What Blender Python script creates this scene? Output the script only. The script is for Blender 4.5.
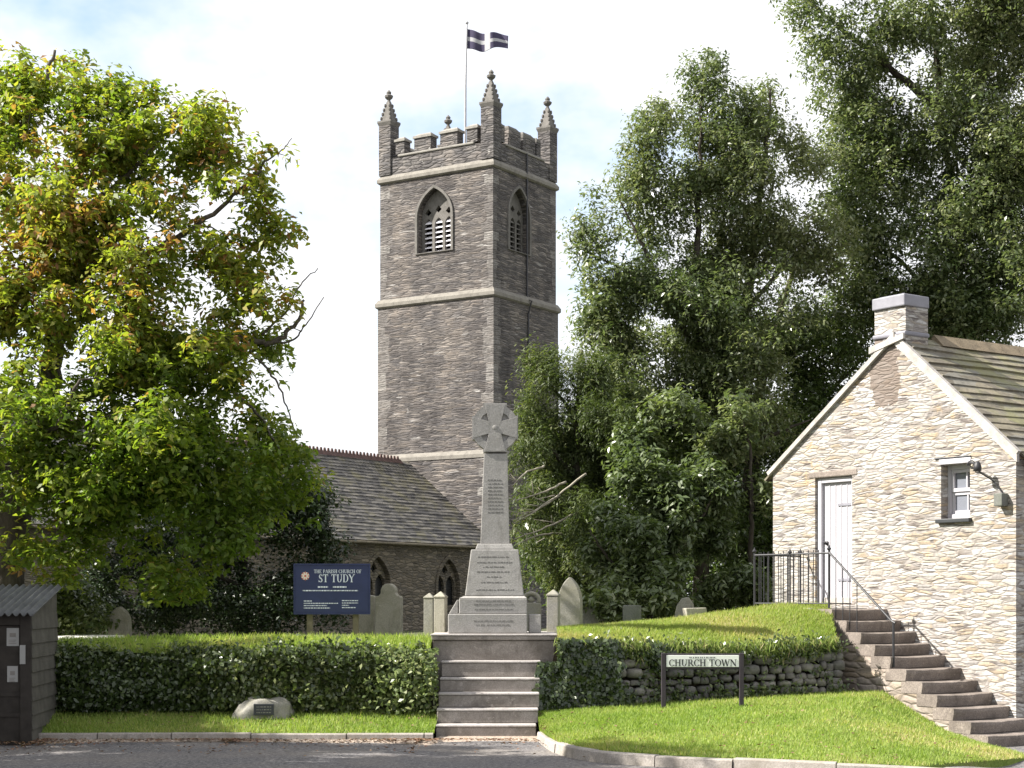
import bpy, math, random
import numpy as np
from mathutils import Vector, Matrix, noise
from mathutils.geometry import tessellate_polygon

for o in list(bpy.data.objects):
    bpy.data.objects.remove(o)
scene = bpy.context.scene
COL = scene.collection
R = math.radians

# ------------------------------------------------------------------ camera, sky, sun, exposure
F, CX, HZ, EYE = 1700.0, 512.0, 600.0, 1.55      # focal length in pixels, centre column, horizon row, eye height
cam_d = bpy.data.cameras.new('camera')
cam_d.sensor_width = 36.0
cam_d.lens = F / 1024.0 * 36.0
cam_d.shift_y = (HZ - 384.0) / 1024.0
cam_d.clip_start = 0.1
cam_d.clip_end = 3000.0
cam = bpy.data.objects.new('camera', cam_d)
cam.location = (0, 0, EYE)
cam.rotation_euler = (R(90), 0, 0)
COL.objects.link(cam)
scene.camera = cam

SUN_EL, SUN_AZ = R(40), R(-95)                   # azimuth measured from +Y towards +X
SDIR = Vector((math.sin(SUN_AZ) * math.cos(SUN_EL), math.cos(SUN_AZ) * math.cos(SUN_EL), math.sin(SUN_EL)))
sd = bpy.data.lights.new('sun', 'SUN')
sd.energy = 5.0
sd.angle = R(0.53)
sd.color = (1.0, 0.95, 0.87)
sun = bpy.data.objects.new('sun', sd)
sun.rotation_euler = (-SDIR).to_track_quat('-Z', 'Y').to_euler()
sun.location = (-30, 10, 40)
COL.objects.link(sun)

world = bpy.data.worlds.new('World')
scene.world = world
world.use_nodes = True
wt = world.node_tree
wt.nodes.clear()
w_out = wt.nodes.new('ShaderNodeOutputWorld')
w_bg = wt.nodes.new('ShaderNodeBackground')
w_sky = wt.nodes.new('ShaderNodeTexSky')
w_sky.sky_type = 'NISHITA'
w_sky.sun_disc = False
w_sky.sun_elevation = SUN_EL
w_sky.sun_rotation = SUN_AZ % (2 * math.pi)
w_sky.dust_density = 2.0
w_tc = wt.nodes.new('ShaderNodeTexCoord')
w_map = wt.nodes.new('ShaderNodeMapping')
w_map.inputs['Scale'].default_value = (1.0, 1.0, 1.7)
w_map.inputs['Location'].default_value = (0.62, 0.2, 0.42)
w_noise = wt.nodes.new('ShaderNodeTexNoise')
w_noise.inputs['Scale'].default_value = 4.2
w_noise.inputs['Detail'].default_value = 6.0
w_noise.inputs['Roughness'].default_value = 0.55
w_ramp = wt.nodes.new('ShaderNodeValToRGB')
w_ramp.color_ramp.elements[0].position = 0.29
w_ramp.color_ramp.elements[1].position = 0.47
w_mix = wt.nodes.new('ShaderNodeMix')
w_mix.data_type = 'RGBA'
w_mix.inputs[7].default_value = (4.3, 4.35, 4.5, 1)          # sunlit cloud
wt.links.new(w_tc.outputs['Generated'], w_map.inputs['Vector'])
wt.links.new(w_map.outputs[0], w_noise.inputs['Vector'])
wt.links.new(w_noise.outputs[0], w_ramp.inputs[0])
wt.links.new(w_ramp.outputs[0], w_mix.inputs[0])
wt.links.new(w_sky.outputs[0], w_mix.inputs[6])
wt.links.new(w_mix.outputs[2], w_bg.inputs[0])
w_bg.inputs[1].default_value = 0.10
wt.links.new(w_bg.outputs[0], w_out.inputs[0])

scene.view_settings.view_transform = 'Standard'
scene.view_settings.look = 'None'
scene.view_settings.gamma = 1.0
scene.view_settings.use_curve_mapping = False
scene.view_settings.exposure = 1.50
scene.render.engine = 'CYCLES'
scene.cycles.use_denoising = True
scene.cycles.max_bounces = 6
scene.cycles.transparent_max_bounces = 6
scene.cycles.diffuse_bounces = 3
scene.cycles.sample_clamp_indirect = 6.0

# ------------------------------------------------------------------ geometry helpers
def at(u, v, Y):
    """point seen at pixel (u, v), Y metres in front of the camera"""
    return Vector(((u - CX) / F * Y, Y, EYE + (HZ - v) / F * Y))

def ray_plane(u, v, p0, n):
    d = Vector(((u - CX) / F, 1.0, (HZ - v) / F))
    o = Vector((0, 0, EYE))
    return o + d * ((p0 - o).dot(n) / d.dot(n))

def sm(a, b, x):
    t = min(1.0, max(0.0, (x - a) / (b - a)))
    return t * t * (3 - 2 * t)

def lerp(a, b, t):
    return a + (b - a) * t

def link(name, me, mat, parent):
    o = bpy.data.objects.new(name, me)
    COL.objects.link(o)
    if mat is not None:
        me.materials.append(mat)
    if parent is not None:
        o.parent = parent
    return o

class MB:
    def __init__(self):
        self.v, self.f = [], []
    def add(self, vs, fs):
        k = len(self.v)
        self.v += [tuple(p) for p in vs]
        self.f += [tuple(i + k for i in f) for f in fs]
        return self
    def box(self, x0, x1, y0, y1, z0, z1):
        vs = [(x0, y0, z0), (x1, y0, z0), (x1, y1, z0), (x0, y1, z0), (x0, y0, z1), (x1, y0, z1), (x1, y1, z1), (x0, y1, z1)]
        return self.add(vs, [(3, 2, 1, 0), (4, 5, 6, 7), (0, 1, 5, 4), (1, 2, 6, 5), (2, 3, 7, 6), (3, 0, 4, 7)])
    def frustum(self, a, b):
        """a, b = (x0, x1, y0, y1, z)"""
        vs = [(a[0], a[2], a[4]), (a[1], a[2], a[4]), (a[1], a[3], a[4]), (a[0], a[3], a[4]),
              (b[0], b[2], b[4]), (b[1], b[2], b[4]), (b[1], b[3], b[4]), (b[0], b[3], b[4])]
        return self.add(vs, [(3, 2, 1, 0), (4, 5, 6, 7), (0, 1, 5, 4), (1, 2, 6, 5), (2, 3, 7, 6), (3, 0, 4, 7)])
    def prism(self, poly, ext):
        n = len(poly)
        e = Vector(ext)
        vs = [Vector(p) for p in poly] + [Vector(p) + e for p in poly]
        fs = [tuple(range(n)), tuple(range(2 * n - 1, n - 1, -1))]
        fs += [(i, i + n, (i + 1) % n + n, (i + 1) % n) for i in range(n)]
        return self.add(vs, fs)
    def holed(self, outer, holes, f3, ext):
        """flat panel with openings: outer and holes are 2D, f3 maps (a, b) to 3D, ext is the thickness vector"""
        e = Vector(ext)
        loops = [outer] + holes
        flat = [Vector(f3(a, b)) for L in loops for (a, b) in L]
        tri = tessellate_polygon([[Vector((a, b, 0)) for (a, b) in L] for L in loops])
        n = len(flat)
        self.add(flat + [p + e for p in flat], [tuple(t) for t in tri] + [tuple(i + n for i in reversed(t)) for t in tri])
        base = 0
        for L in loops:
            m = len(L)
            ring = flat[base:base + m]
            base += m
            self.add(ring + [p + e for p in ring], [(i, (i + 1) % m, (i + 1) % m + m, i + m) for i in range(m)])
        return self
    def tube(self, pts, rad, n=8, cap=True):
        pts = [Vector(p) for p in pts]
        if not hasattr(rad, '__len__'):
            rad = [rad] * len(pts)
        k = len(self.v)
        up = None
        for i, p in enumerate(pts):
            t = (pts[min(i + 1, len(pts) - 1)] - pts[max(i - 1, 0)])
            t = t.normalized() if t.length > 1e-9 else Vector((0, 0, 1))
            if up is None:
                up = Vector((1, 0, 0)) if abs(t.x) < 0.8 else Vector((0, 1, 0))
            a = (up - t * up.dot(t)).normalized()
            b = t.cross(a)
            up = a
            for j in range(n):
                q = 2 * math.pi * j / n
                self.v.append(tuple(p + (a * math.cos(q) + b * math.sin(q)) * rad[i]))
        for i in range(len(pts) - 1):
            for j in range(n):
                j2 = (j + 1) % n
                self.f.append((k + i * n + j, k + i * n + j2, k + (i + 1) * n + j2, k + (i + 1) * n + j))
        if cap:
            self.f.append(tuple(k + j for j in reversed(range(n))))
            self.f.append(tuple(k + (len(pts) - 1) * n + j for j in range(n)))
        return self
    def lathe(self, prof, c=(0, 0, 0), n=16):
        k = len(self.v)
        for (r, z) in prof:
            for j in range(n):
                q = 2 * math.pi * (j + 0.5) / n
                self.v.append((c[0] + r * math.cos(q), c[1] + r * math.sin(q), c[2] + z))
        for i in range(len(prof) - 1):
            for j in range(n):
                j2 = (j + 1) % n
                self.f.append((k + i * n + j, k + i * n + j2, k + (i + 1) * n + j2, k + (i + 1) * n + j))
        self.f.append(tuple(k + j for j in reversed(range(n))))
        self.f.append(tuple(k + (len(prof) - 1) * n + j for j in range(n)))
        return self
    def grid(self, fn, nu, nv):
        k = len(self.v)
        for j in range(nv + 1):
            for i in range(nu + 1):
                self.v.append(tuple(fn(i / nu, j / nv)))
        for j in range(nv):
            for i in range(nu):
                a = k + j * (nu + 1) + i
                self.f.append((a, a + 1, a + nu + 2, a + nu + 1))
        return self
    def xform(self, M):
        self.v = [tuple(M @ Vector(p)) for p in self.v]
        return self
    def build(self, name, mat, parent=None, smooth=False, bevel=0.0, seg=2):
        me = bpy.data.meshes.new(name)
        me.from_pydata(self.v, [], self.f)
        me.validate()
        if smooth:
            me.polygons.foreach_set('use_smooth', [True] * len(me.polygons))
        me.update()
        o = link(name, me, mat, parent)
        if bevel > 0:
            m = o.modifiers.new('bevel', 'BEVEL')
            m.width = bevel
            m.segments = seg
            m.limit_method = 'ANGLE'
            m.angle_limit = R(40)
        return o

def tag(o, label=None, cat=None, group=None, kind=None):
    if label: o['label'] = label
    if cat: o['category'] = cat
    if group: o['group'] = group
    if kind: o['kind'] = kind
    return o

def empty(name, loc, rz, label, cat, group=None):
    o = bpy.data.objects.new(name, None)
    o.empty_display_size = 0.3
    o.location = loc
    o.rotation_euler = (0, 0, rz)
    COL.objects.link(o)
    return tag(o, label, cat, group)

def arch2d(a0, a1, b0, bs, bt, n=7):
    """pointed arch outline, counter-clockwise from the lower left"""
    w = a1 - a0
    k = (bt - bs) / (w * math.sin(R(60)))
    pts = [(a0, b0), (a1, b0)]
    for i in range(n + 1):
        q = R(60) * i / n
        pts.append((a0 + w * math.cos(q), bs + k * w * math.sin(q)))
    for i in range(n - 1, -1, -1):
        q = R(60) * i / n
        pts.append((a1 - w * math.cos(q), bs + k * w * math.sin(q)))
    return pts

# ------------------------------------------------------------------ materials
class NT:
    def __init__(self, name):
        self.m = bpy.data.materials.new(name)
        self.m.use_nodes = True
        self.t = self.m.node_tree
        self.t.nodes.clear()
        self.out = self.n('ShaderNodeOutputMaterial')
    def n(self, kind, **kw):
        x = self.t.nodes.new(kind)
        for k, v in kw.items():
            setattr(x, k, v)
        return x
    def l(self, a, b):
        self.t.links.new(a, b)
    def coord(self, scale=(1, 1, 1), which='Object', loc=(0, 0, 0)):
        c = self.n('ShaderNodeTexCoord')
        m = self.n('ShaderNodeMapping')
        m.inputs['Scale'].default_value = scale
        m.inputs['Location'].default_value = loc
        self.l(c.outputs[which], m.inputs['Vector'])
        return m.outputs[0]
    def noise(self, vec, scale, detail=4, rough=0.55, dist=0.0):
        x = self.n('ShaderNodeTexNoise')
        x.inputs['Scale'].default_value = scale
        x.inputs['Detail'].default_value = detail
        x.inputs['Roughness'].default_value = rough
        x.inputs['Distortion'].default_value = dist
        self.l(vec, x.inputs['Vector'])
        return x.outputs[0]
    def voronoi(self, vec, scale, feature='F1', rnd=1.0):
        x = self.n('ShaderNodeTexVoronoi')
        x.feature = feature
        x.inputs['Scale'].default_value = scale
        x.inputs['Randomness'].default_value = rnd
        self.l(vec, x.inputs['Vector'])
        return x
    def ramp(self, fac, stops, interp='LINEAR'):
        x = self.n('ShaderNodeValToRGB')
        x.color_ramp.interpolation = interp
        e = x.color_ramp.elements
        while len(e) < len(stops):
            e.new(0.5)
        for i, (p, c) in enumerate(stops):
            e[i].position = p
            e[i].color = (*c, 1) if hasattr(c, '__len__') else (c, c, c, 1)
        self.l(fac, x.inputs[0])
        return x.outputs[0]
    def mix(self, fac, a, b, mode='MIX'):
        x = self.n('ShaderNodeMix', data_type='RGBA', blend_type=mode)
        for s, val in ((x.inputs[0], fac), (x.inputs[6], a), (x.inputs[7], b)):
            if hasattr(val, 'links'):
                self.l(val, s)
            elif hasattr(val, '__len__'):
                s.default_value = (*val, 1)
            else:
                s.default_value = val
        return x.outputs[2]
    def math(self, op, a, b=0.0, c=None):
        x = self.n('ShaderNodeMath', operation=op)
        for i, val in enumerate((a, b) if c is None else (a, b, c)):
            if hasattr(val, 'links'):
                self.l(val, x.inputs[i])
            else:
                x.inputs[i].default_value = val
        return x.outputs[0]
    def bump(self, h, strength=0.5, dist=0.02, prev=None):
        x = self.n('ShaderNodeBump')
        x.inputs['Strength'].default_value = strength
        x.inputs['Distance'].default_value = dist
        self.l(h, x.inputs['Height'])
        if prev is not None:
            self.l(prev, x.inputs['Normal'])
        return x.outputs[0]
    def bsdf(self, col, rough=0.8, normal=None, spec=0.3, metal=0.0):
        p = self.n('ShaderNodeBsdfPrincipled')
        for s, val in ((p.inputs['Base Color'], col), (p.inputs['Roughness'], rough), (p.inputs['Metallic'], metal)):
            if hasattr(val, 'links'):
                self.l(val, s)
            elif hasattr(val, '__len__'):
                s.default_value = (*val, 1)
            else:
                s.default_value = val
        p.inputs['Specular IOR Level'].default_value = spec
        if normal is not None:
            self.l(normal, p.inputs['Normal'])
        return p.outputs[0]
    def done(self, shader):
        self.l(shader, self.out.inputs[0])
        return self.m

def m_plain(name, col, rough=0.6, spec=0.3, metal=0.0, var=0.12, scale=6.0, bump=0.15, dist=0.005):
    t = NT(name)
    v = t.coord()
    nz = t.noise(v, scale, 5, 0.6)
    nf = t.noise(v, scale * 9, 3, 0.6)
    lo = tuple(c * (1 - var) for c in col)
    hi = tuple(min(1, c * (1 + var)) for c in col)
    c = t.ramp(nz, [(0.3, lo), (0.7, hi)])
    return t.done(t.bsdf(c, rough, t.bump(nf, bump, dist), spec, metal))

def m_rubble(name, tints, scale, joint, jw, bumpd=0.03, blotch=None, warp=0.12, patch=None, lich=None, fine=0.35, streak=0.5, dash=None, bs=0.9, bmax=1.0, big=None):
    """coursed rubble stone: 3D cells squashed vertically"""
    t = NT(name)
    v0 = t.coord()
    w = t.n('ShaderNodeTexNoise')
    w.inputs['Scale'].default_value = 1.7
    w.inputs['Detail'].default_value = 3
    t.l(v0, w.inputs['Vector'])
    vm = t.n('ShaderNodeVectorMath', operation='MULTIPLY_ADD')
    t.l(w.outputs['Color'], vm.inputs[0])
    vm.inputs[1].default_value = (warp, warp, warp)
    t.l(v0, vm.inputs[2])
    mp = t.n('ShaderNodeMapping')
    mp.inputs['Scale'].default_value = scale
    t.l(vm.outputs[0], mp.inputs['Vector'])
    v = mp.outputs[0]
    cell = t.voronoi(v, 1.0, 'F1', 0.95)
    edge = t.voronoi(v, 1.0, 'DISTANCE_TO_EDGE', 0.95)
    sep = t.n('ShaderNodeSeparateColor')
    t.l(cell.outputs['Color'], sep.inputs[0])
    n = len(tints)
    c = t.ramp(sep.outputs[0], [((i + 0.5) / n, tt) for i, tt in enumerate(tints)], 'CONSTANT' if n > 6 else 'LINEAR')
    fn = t.noise(v0, 22, 5, 0.65)
    stv = t.n('ShaderNodeMapping')
    stv.inputs['Scale'].default_value = (1.6, 1.6, 15.0)
    t.l(vm.outputs[0], stv.inputs['Vector'])
    sn = t.noise(stv.outputs[0], 1.0, 5, 0.7)
    c = t.mix(streak, c, t.ramp(sn, [(0.32, (0.45,) * 3), (0.5, (1.0,) * 3), (0.68, (1.6,) * 3)]), 'MULTIPLY')
    c = t.mix(fine, c, t.ramp(fn, [(0.3, (0.35,) * 3), (0.72, (1.55,) * 3)]), 'MULTIPLY')
    if blotch is not None:
        b = t.noise(v0, blotch[1], 6, 0.62)
        c = t.mix(t.ramp(b, [(blotch[2], 0.0), (blotch[2] + 0.16, bmax)]), c, blotch[0])
    jm = t.ramp(edge.outputs['Distance'], [(jw * 0.35, 1.0), (jw, 0.0)])
    jn = t.ramp(t.noise(v0, 5, 3), [(0.3, 0.25), (0.6, 1.0)])
    c = t.mix(t.math('MULTIPLY', jm, jn), c, joint)
    if big is not None:
        bg = t.noise(t.coord((1, 1, 0.55)), big, 6, 0.68)
        c = t.mix(0.85, c, t.ramp(bg, [(0.34, (0.55, 0.55, 0.57)), (0.5, (1.0,) * 3), (0.66, (1.38, 1.33, 1.26))]), 'MULTIPLY')
    if dash is not None:
        dv = t.n('ShaderNodeMapping')
        dv.inputs['Scale'].default_value = (dash[1], dash[1], dash[1] * 6.5)
        t.l(vm.outputs[0], dv.inputs['Vector'])
        dn_ = t.noise(dv.outputs[0], 1.0, 2, 0.5)
        c = t.mix(t.ramp(dn_, [(dash[2], 0.0), (dash[2] + 0.05, 0.8)]), c, dash[0])
    if lich is not None:
        b = t.noise(v0, lich[1], 5, 0.7)
        c = t.mix(t.ramp(b, [(lich[2], 0.0), (lich[2] + 0.06, 0.85)]), c, lich[0])
    if patch is not None:
        c = patch(t, v0, c)
    h = t.ramp(edge.outputs['Distance'], [(0.0, 0.0), (jw * 1.7, 0.75), (0.6, 1.0)])
    nb = t.bump(h, bs, bumpd)
    nb = t.bump(fn, 0.5, bumpd * 0.5, nb)
    return t.done(t.bsdf(c, 0.9, nb, 0.2))

def m_granite(name, a, b, stain, stain_at=0.6, scale=3.0):
    t = NT(name)
    v = t.coord()
    n1 = t.noise(v, 70, 4, 0.7)
    n2 = t.noise(v, scale, 6, 0.65, 0.4)
    vs = t.coord((1, 1, 0.35))
    n3 = t.noise(vs, scale * 2.3, 6, 0.7)
    c = t.ramp(n1, [(0.35, a), (0.65, b)])
    c = t.mix(t.ramp(n2, [(stain_at - 0.12, 0.0), (stain_at + 0.14, 0.8)]), c, stain)
    c = t.mix(t.ramp(n3, [(0.55, 0.0), (0.75, 0.6)]), c, tuple(x * 0.45 for x in stain))
    n4 = t.noise(v, scale * 3.6, 6, 0.75)
    c = t.mix(t.ramp(n4, [(0.60, 0.0), (0.64, 0.5)]), c, tuple(min(0.8, x * 1.25) for x in b))
    return t.done(t.bsdf(c, 0.85, t.bump(n1, 0.35, 0.006, t.bump(n2, 0.3, 0.02)), 0.25))

def m_leaf(name, stops, trans=0.35, rough=0.42, spec=0.4, tcol=None):
    t = NT(name)
    a = t.n('ShaderNodeAttribute', attribute_name='tint')
    c = t.ramp(a.outputs['Fac'], stops)
    p = t.bsdf(c, rough, None, spec)
    tr = t.n('ShaderNodeBsdfTranslucent')
    t.l(t.mix(1.0, c, tcol or (1.35, 1.5, 0.6), 'MULTIPLY'), tr.inputs[0])
    mx = t.n('ShaderNodeMixShader')
    mx.inputs[0].default_value = trans
    t.l(p, mx.inputs[1])
    t.l(tr.outputs[0], mx.inputs[2])
    return t.done(mx.outputs[0])

def m_bark(name, a, b):
    t = NT(name)
    v = t.coord((1, 1, 0.25))
    n = t.noise(v, 12, 6, 0.7)
    return t.done(t.bsdf(t.ramp(n, [(0.3, a), (0.7, b)]), 0.92, t.bump(n, 0.9, 0.03), 0.15))

def m_slate(name, stops, moss, moss_at, w, h):
    """roof slates; each stepped course is geometry, this adds the slates of a course and their weathering"""
    t = NT(name)
    v0 = t.coord()
    br = t.n('ShaderNodeTexVoronoi')
    br.inputs['Scale'].default_value = 1.0
    mp = t.n('ShaderNodeMapping')
    mp.inputs['Scale'].default_value = (1 / w, 1 / h, 1 / h)
    t.l(v0, mp.inputs['Vector'])
    t.l(mp.outputs[0], br.inputs['Vector'])
    sep = t.n('ShaderNodeSeparateColor')
    t.l(br.outputs['Color'], sep.inputs[0])
    c = t.ramp(sep.outputs[0], stops)
    n = t.noise(v0, 14, 5, 0.65)
    c = t.mix(0.5, c, t.ramp(n, [(0.3, (0.4,) * 3), (0.7, (1.5,) * 3)]), 'MULTIPLY')
    m = t.noise(v0, 1.3, 6, 0.65)
    c = t.mix(t.ramp(m, [(moss_at, 0.0), (moss_at + 0.14, 0.85)]), c, moss)
    return t.done(t.bsdf(c, 0.75, t.bump(n, 0.5, 0.012), 0.35))

def house_patch(t, v0, c):
    sx = t.n('ShaderNodeSeparateXYZ')
    t.l(v0, sx.inputs[0])
    w = t.noise(v0, 4.5, 6, 0.7)
    # old brown render left under the chimney
    wy = t.math('MULTIPLY_ADD', w, 0.55, sx.outputs[1])
    wz = t.math('MULTIPLY_ADD', w, 0.55, sx.outputs[2])
    inside = t.math('MULTIPLY', t.math('LESS_THAN', t.math('ABSOLUTE', t.math('SUBTRACT', wy, 2.40)), 0.24),
                    t.math('LESS_THAN', t.math('ABSOLUTE', t.math('SUBTRACT', wz, 4.86)), 0.44))
    c = t.mix(t.math('MULTIPLY', inside, 0.85), c, (0.14, 0.11, 0.092))
    return c

M = {}
def tower_quoins(t, v0, c):
    # dressed corner stones of paler granite, alternately long and short
    sx = t.n('ShaderNodeSeparateXYZ'); t.l(v0, sx.inputs[0])
    dx = t.math('MINIMUM', sx.outputs[0], t.math('SUBTRACT', 4.98, sx.outputs[0]))
    dy = t.math('MINIMUM', sx.outputs[1], t.math('SUBTRACT', 5.72, sx.outputs[1]))
    d = t.math('MAXIMUM', dx, dy)
    cell = t.math('FLOOR', t.math('DIVIDE', sx.outputs[2], 0.38))
    wn = t.n('ShaderNodeTexWhiteNoise'); wn.noise_dimensions = '1D'
    t.l(cell, wn.inputs['W'])
    wid = t.math('MULTIPLY_ADD', wn.outputs['Value'], 0.42, 0.26)
    fr = t.math('FRACT', t.math('DIVIDE', sx.outputs[2], 0.38))
    ok = t.math('MULTIPLY', t.math('LESS_THAN', d, wid), t.math('GREATER_THAN', fr, 0.10))
    tone = t.ramp(wn.outputs['Color'], [(0.2, (0.13, 0.12, 0.115)), (0.55, (0.20, 0.187, 0.175)), (0.9, (0.28, 0.267, 0.25))])
    tone = t.mix(0.6, tone, t.ramp(t.noise(v0, 5, 5, 0.7), [(0.35, (0.4,) * 3), (0.65, (1.4,) * 3)]), 'MULTIPLY')
    return t.mix(t.math('MULTIPLY', ok, 0.75), c, tone)
M['tower'] = m_rubble('tower_slatestone', [(0.092, 0.083, 0.079), (0.125, 0.112, 0.105), (0.158, 0.142, 0.131), (0.11, 0.101, 0.098), (0.187, 0.168, 0.153), (0.096, 0.089, 0.088), (0.138, 0.121, 0.108)],
                      (1.7, 1.7, 15.0), (0.075, 0.07, 0.069), 0.09, 0.028, ((0.20, 0.183, 0.17), 0.28, 0.54), 0.08, tower_quoins, ((0.40, 0.385, 0.365), 2.2, 0.67), 0.35, 0.7, ((0.33, 0.315, 0.30), 0.9, 0.67), 0.9, 0.6, 0.75)
M['parapet'] = m_rubble('parapet_slatestone', [(0.095, 0.089, 0.088), (0.13, 0.12, 0.116), (0.165, 0.152, 0.143), (0.115, 0.109, 0.109)],
                      (1.9, 1.9, 9.0), (0.07, 0.066, 0.064), 0.10, 0.04, ((0.24, 0.225, 0.205), 1.2, 0.58), 0.10, None, ((0.36, 0.35, 0.33), 3.0, 0.64), 0.35, 0.6, None, 0.9, 1.0, 1.1)
M['quoin'] = m_granite('pale_quoin_granite', (0.18, 0.172, 0.155), (0.30, 0.285, 0.255), (0.16, 0.15, 0.14), 0.58)
M['string'] = m_granite('string_course_granite', (0.15, 0.14, 0.122), (0.24, 0.224, 0.197), (0.12, 0.11, 0.098), 0.56)
M['pinnacle'] = m_granite('pinnacle_granite', (0.11, 0.104, 0.098), (0.20, 0.187, 0.172), (0.10, 0.095, 0.085), 0.5)
M['house'] = m_rubble('limewashed_rubble', [(0.30, 0.275, 0.245), (0.35, 0.33, 0.30), (0.28, 0.232, 0.175), (0.385, 0.372, 0.352), (0.25, 0.232, 0.22), (0.33, 0.29, 0.235), (0.395, 0.385, 0.37), (0.20, 0.175, 0.155)],
                      (4.4, 4.4, 21.0), (0.225, 0.205, 0.19), 0.10, 0.022, ((0.40, 0.39, 0.38), 0.8, 0.52), 0.09, house_patch, ((0.34, 0.255, 0.155), 1.3, 0.61), 0.35, 0.35, ((0.10, 0.085, 0.08), 4.0, 0.59), 0.6, 0.6)
M['flank'] = m_rubble('stair_flank_rubble', [(0.30, 0.25, 0.215), (0.24, 0.20, 0.17), (0.36, 0.32, 0.28), (0.27, 0.22, 0.17)], (3.6, 3.6, 11.0), (0.20, 0.17, 0.145), 0.12, 0.02, ((0.38, 0.34, 0.31), 1.2, 0.52), 0.16)
M['aisle'] = m_rubble('church_wall_stone', [(0.11, 0.095, 0.072), (0.16, 0.135, 0.10), (0.09, 0.08, 0.066), (0.20, 0.17, 0.13)],
                      (2.6, 2.6, 9.5), (0.10, 0.09, 0.075), 0.10, 0.04, ((0.18, 0.16, 0.11), 0.7, 0.55))
M['drystone'] = m_rubble('hedge_bank_stone', [(0.17, 0.16, 0.145), (0.24, 0.225, 0.20), (0.115, 0.11, 0.105), (0.30, 0.28, 0.25)],
                         (0.6, 0.6, 0.6), (0.16, 0.15, 0.14), 0.05, 0.02, ((0.16, 0.17, 0.10), 3.0, 0.58))
M['granite'] = m_granite('memorial_granite', (0.22, 0.213, 0.205), (0.33, 0.32, 0.305), (0.22, 0.21, 0.19), 0.62)
M['granite_step'] = m_granite('stained_granite', (0.20, 0.18, 0.165), (0.33, 0.30, 0.275), (0.11, 0.095, 0.078), 0.55, 2.2)
M['tread'] = m_granite('sunlit_tread_granite', (0.27, 0.25, 0.24), (0.40, 0.375, 0.36), (0.18, 0.16, 0.14), 0.6, 3.0)  # paler granite tone paints the sunlit lines along the treads
M['granite_kerb'] = m_granite('kerb_granite', (0.22, 0.20, 0.18), (0.36, 0.33, 0.30), (0.18, 0.16, 0.13), 0.55)
M['stair'] = m_granite('worn_slate_step', (0.13, 0.11, 0.10), (0.27, 0.23, 0.20), (0.09, 0.075, 0.065), 0.56, 2.5)
M['grave_grey'] = m_granite('weathered_gravestone', (0.17, 0.165, 0.15), (0.28, 0.27, 0.24), (0.22, 0.21, 0.15), 0.52, 4)
M['grave_pale'] = m_granite('pale_gravestone', (0.24, 0.225, 0.19), (0.36, 0.34, 0.28), (0.17, 0.165, 0.105), 0.58, 4)
M['grave_dark'] = m_granite('dark_gravestone', (0.10, 0.105, 0.10), (0.17, 0.17, 0.16), (0.09, 0.10, 0.07), 0.55, 4)
M['marble'] = m_granite('white_tomb_stone', (0.66, 0.63, 0.56), (0.78, 0.75, 0.68), (0.5, 0.47, 0.4), 0.68)
M['slate_house'] = m_slate('mossy_roof_slate', [(0.2, (0.12, 0.105, 0.08)), (0.5, (0.20, 0.175, 0.125)), (0.8, (0.165, 0.155, 0.13))], (0.19, 0.185, 0.085), 0.50, 0.3, 0.12)
M['slate_church'] = m_slate('grey_roof_slate', [(0.15, (0.055, 0.053, 0.053)), (0.5, (0.095, 0.09, 0.085)), (0.85, (0.15, 0.14, 0.125))], (0.13, 0.12, 0.075), 0.50, 0.35, 0.16)
M['ridge_old'] = m_plain('mossy_ridge', (0.17, 0.135, 0.09), 0.85, var=0.35, bump=0.5, dist=0.02)
M['ridge'] = m_plain('terracotta_ridge', (0.10, 0.062, 0.055), 0.8, var=0.3)
M['lead'] = m_plain('grey_lead', (0.19, 0.188, 0.215), 0.55, 0.4, var=0.15)
M['mortar'] = m_plain('pale_mortar', (0.33, 0.31, 0.29), 0.9, 0.2, var=0.25, bump=0.5, dist=0.012)
M['white_paint'] = m_plain('white_paint', (0.40, 0.39, 0.42), 0.45, 0.4, var=0.04, bump=0.06)
M['louvre'] = m_plain('sunlit_louvre_white', (0.82, 0.80, 0.84), 0.6, 0.3, var=0.08)  # bright louvre copy, sunlight of the lit face put into the colour
M['louvre_grey'] = m_plain('shaded_louvre_grey', (0.16, 0.15, 0.14), 0.7, 0.3, var=0.2)  # dark louvre copy, shade of the other face put into the colour
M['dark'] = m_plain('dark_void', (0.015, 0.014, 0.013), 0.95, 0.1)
M['iron'] = m_plain('black_iron', (0.022, 0.022, 0.026), 0.5, 0.4, var=0.2)
M['black_plastic'] = m_plain('black_gutter', (0.02, 0.02, 0.02), 0.4, 0.4)
M['navy'] = m_plain('navy_board_paint', (0.017, 0.026, 0.085), 0.45, 0.4, var=0.1, bump=0.05)
M['letter_white'] = m_plain('pale_sign_lettering', (0.62, 0.66, 0.74), 0.5, 0.3, var=0.03, bump=0.0)
M['sign_white'] = m_plain('white_sign_face', (0.74, 0.75, 0.73), 0.4, 0.4, var=0.03, bump=0.02)
M['letter_black'] = m_plain('black_sign_lettering', (0.03, 0.03, 0.035), 0.5, 0.3, var=0.03, bump=0.0)
M['crest_red'] = m_plain('crest_red', (0.45, 0.12, 0.10), 0.5)
M['crest_cream'] = m_plain('crest_cream', (0.70, 0.64, 0.58), 0.5)
M['sign_wood'] = m_plain('dark_sign_frame', (0.035, 0.028, 0.035), 0.6, 0.3, var=0.2)
M['post_wood'] = m_plain('weathered_post_wood', (0.15, 0.13, 0.095), 0.85, 0.2, var=0.3, scale=9)
M['incised'] = m_plain('incised_lead_letters', (0.15, 0.145, 0.138), 0.8, 0.2, var=0.1)
M['plaque'] = m_plain('dark_slate_plaque', (0.035, 0.038, 0.042), 0.4, 0.4)
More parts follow.
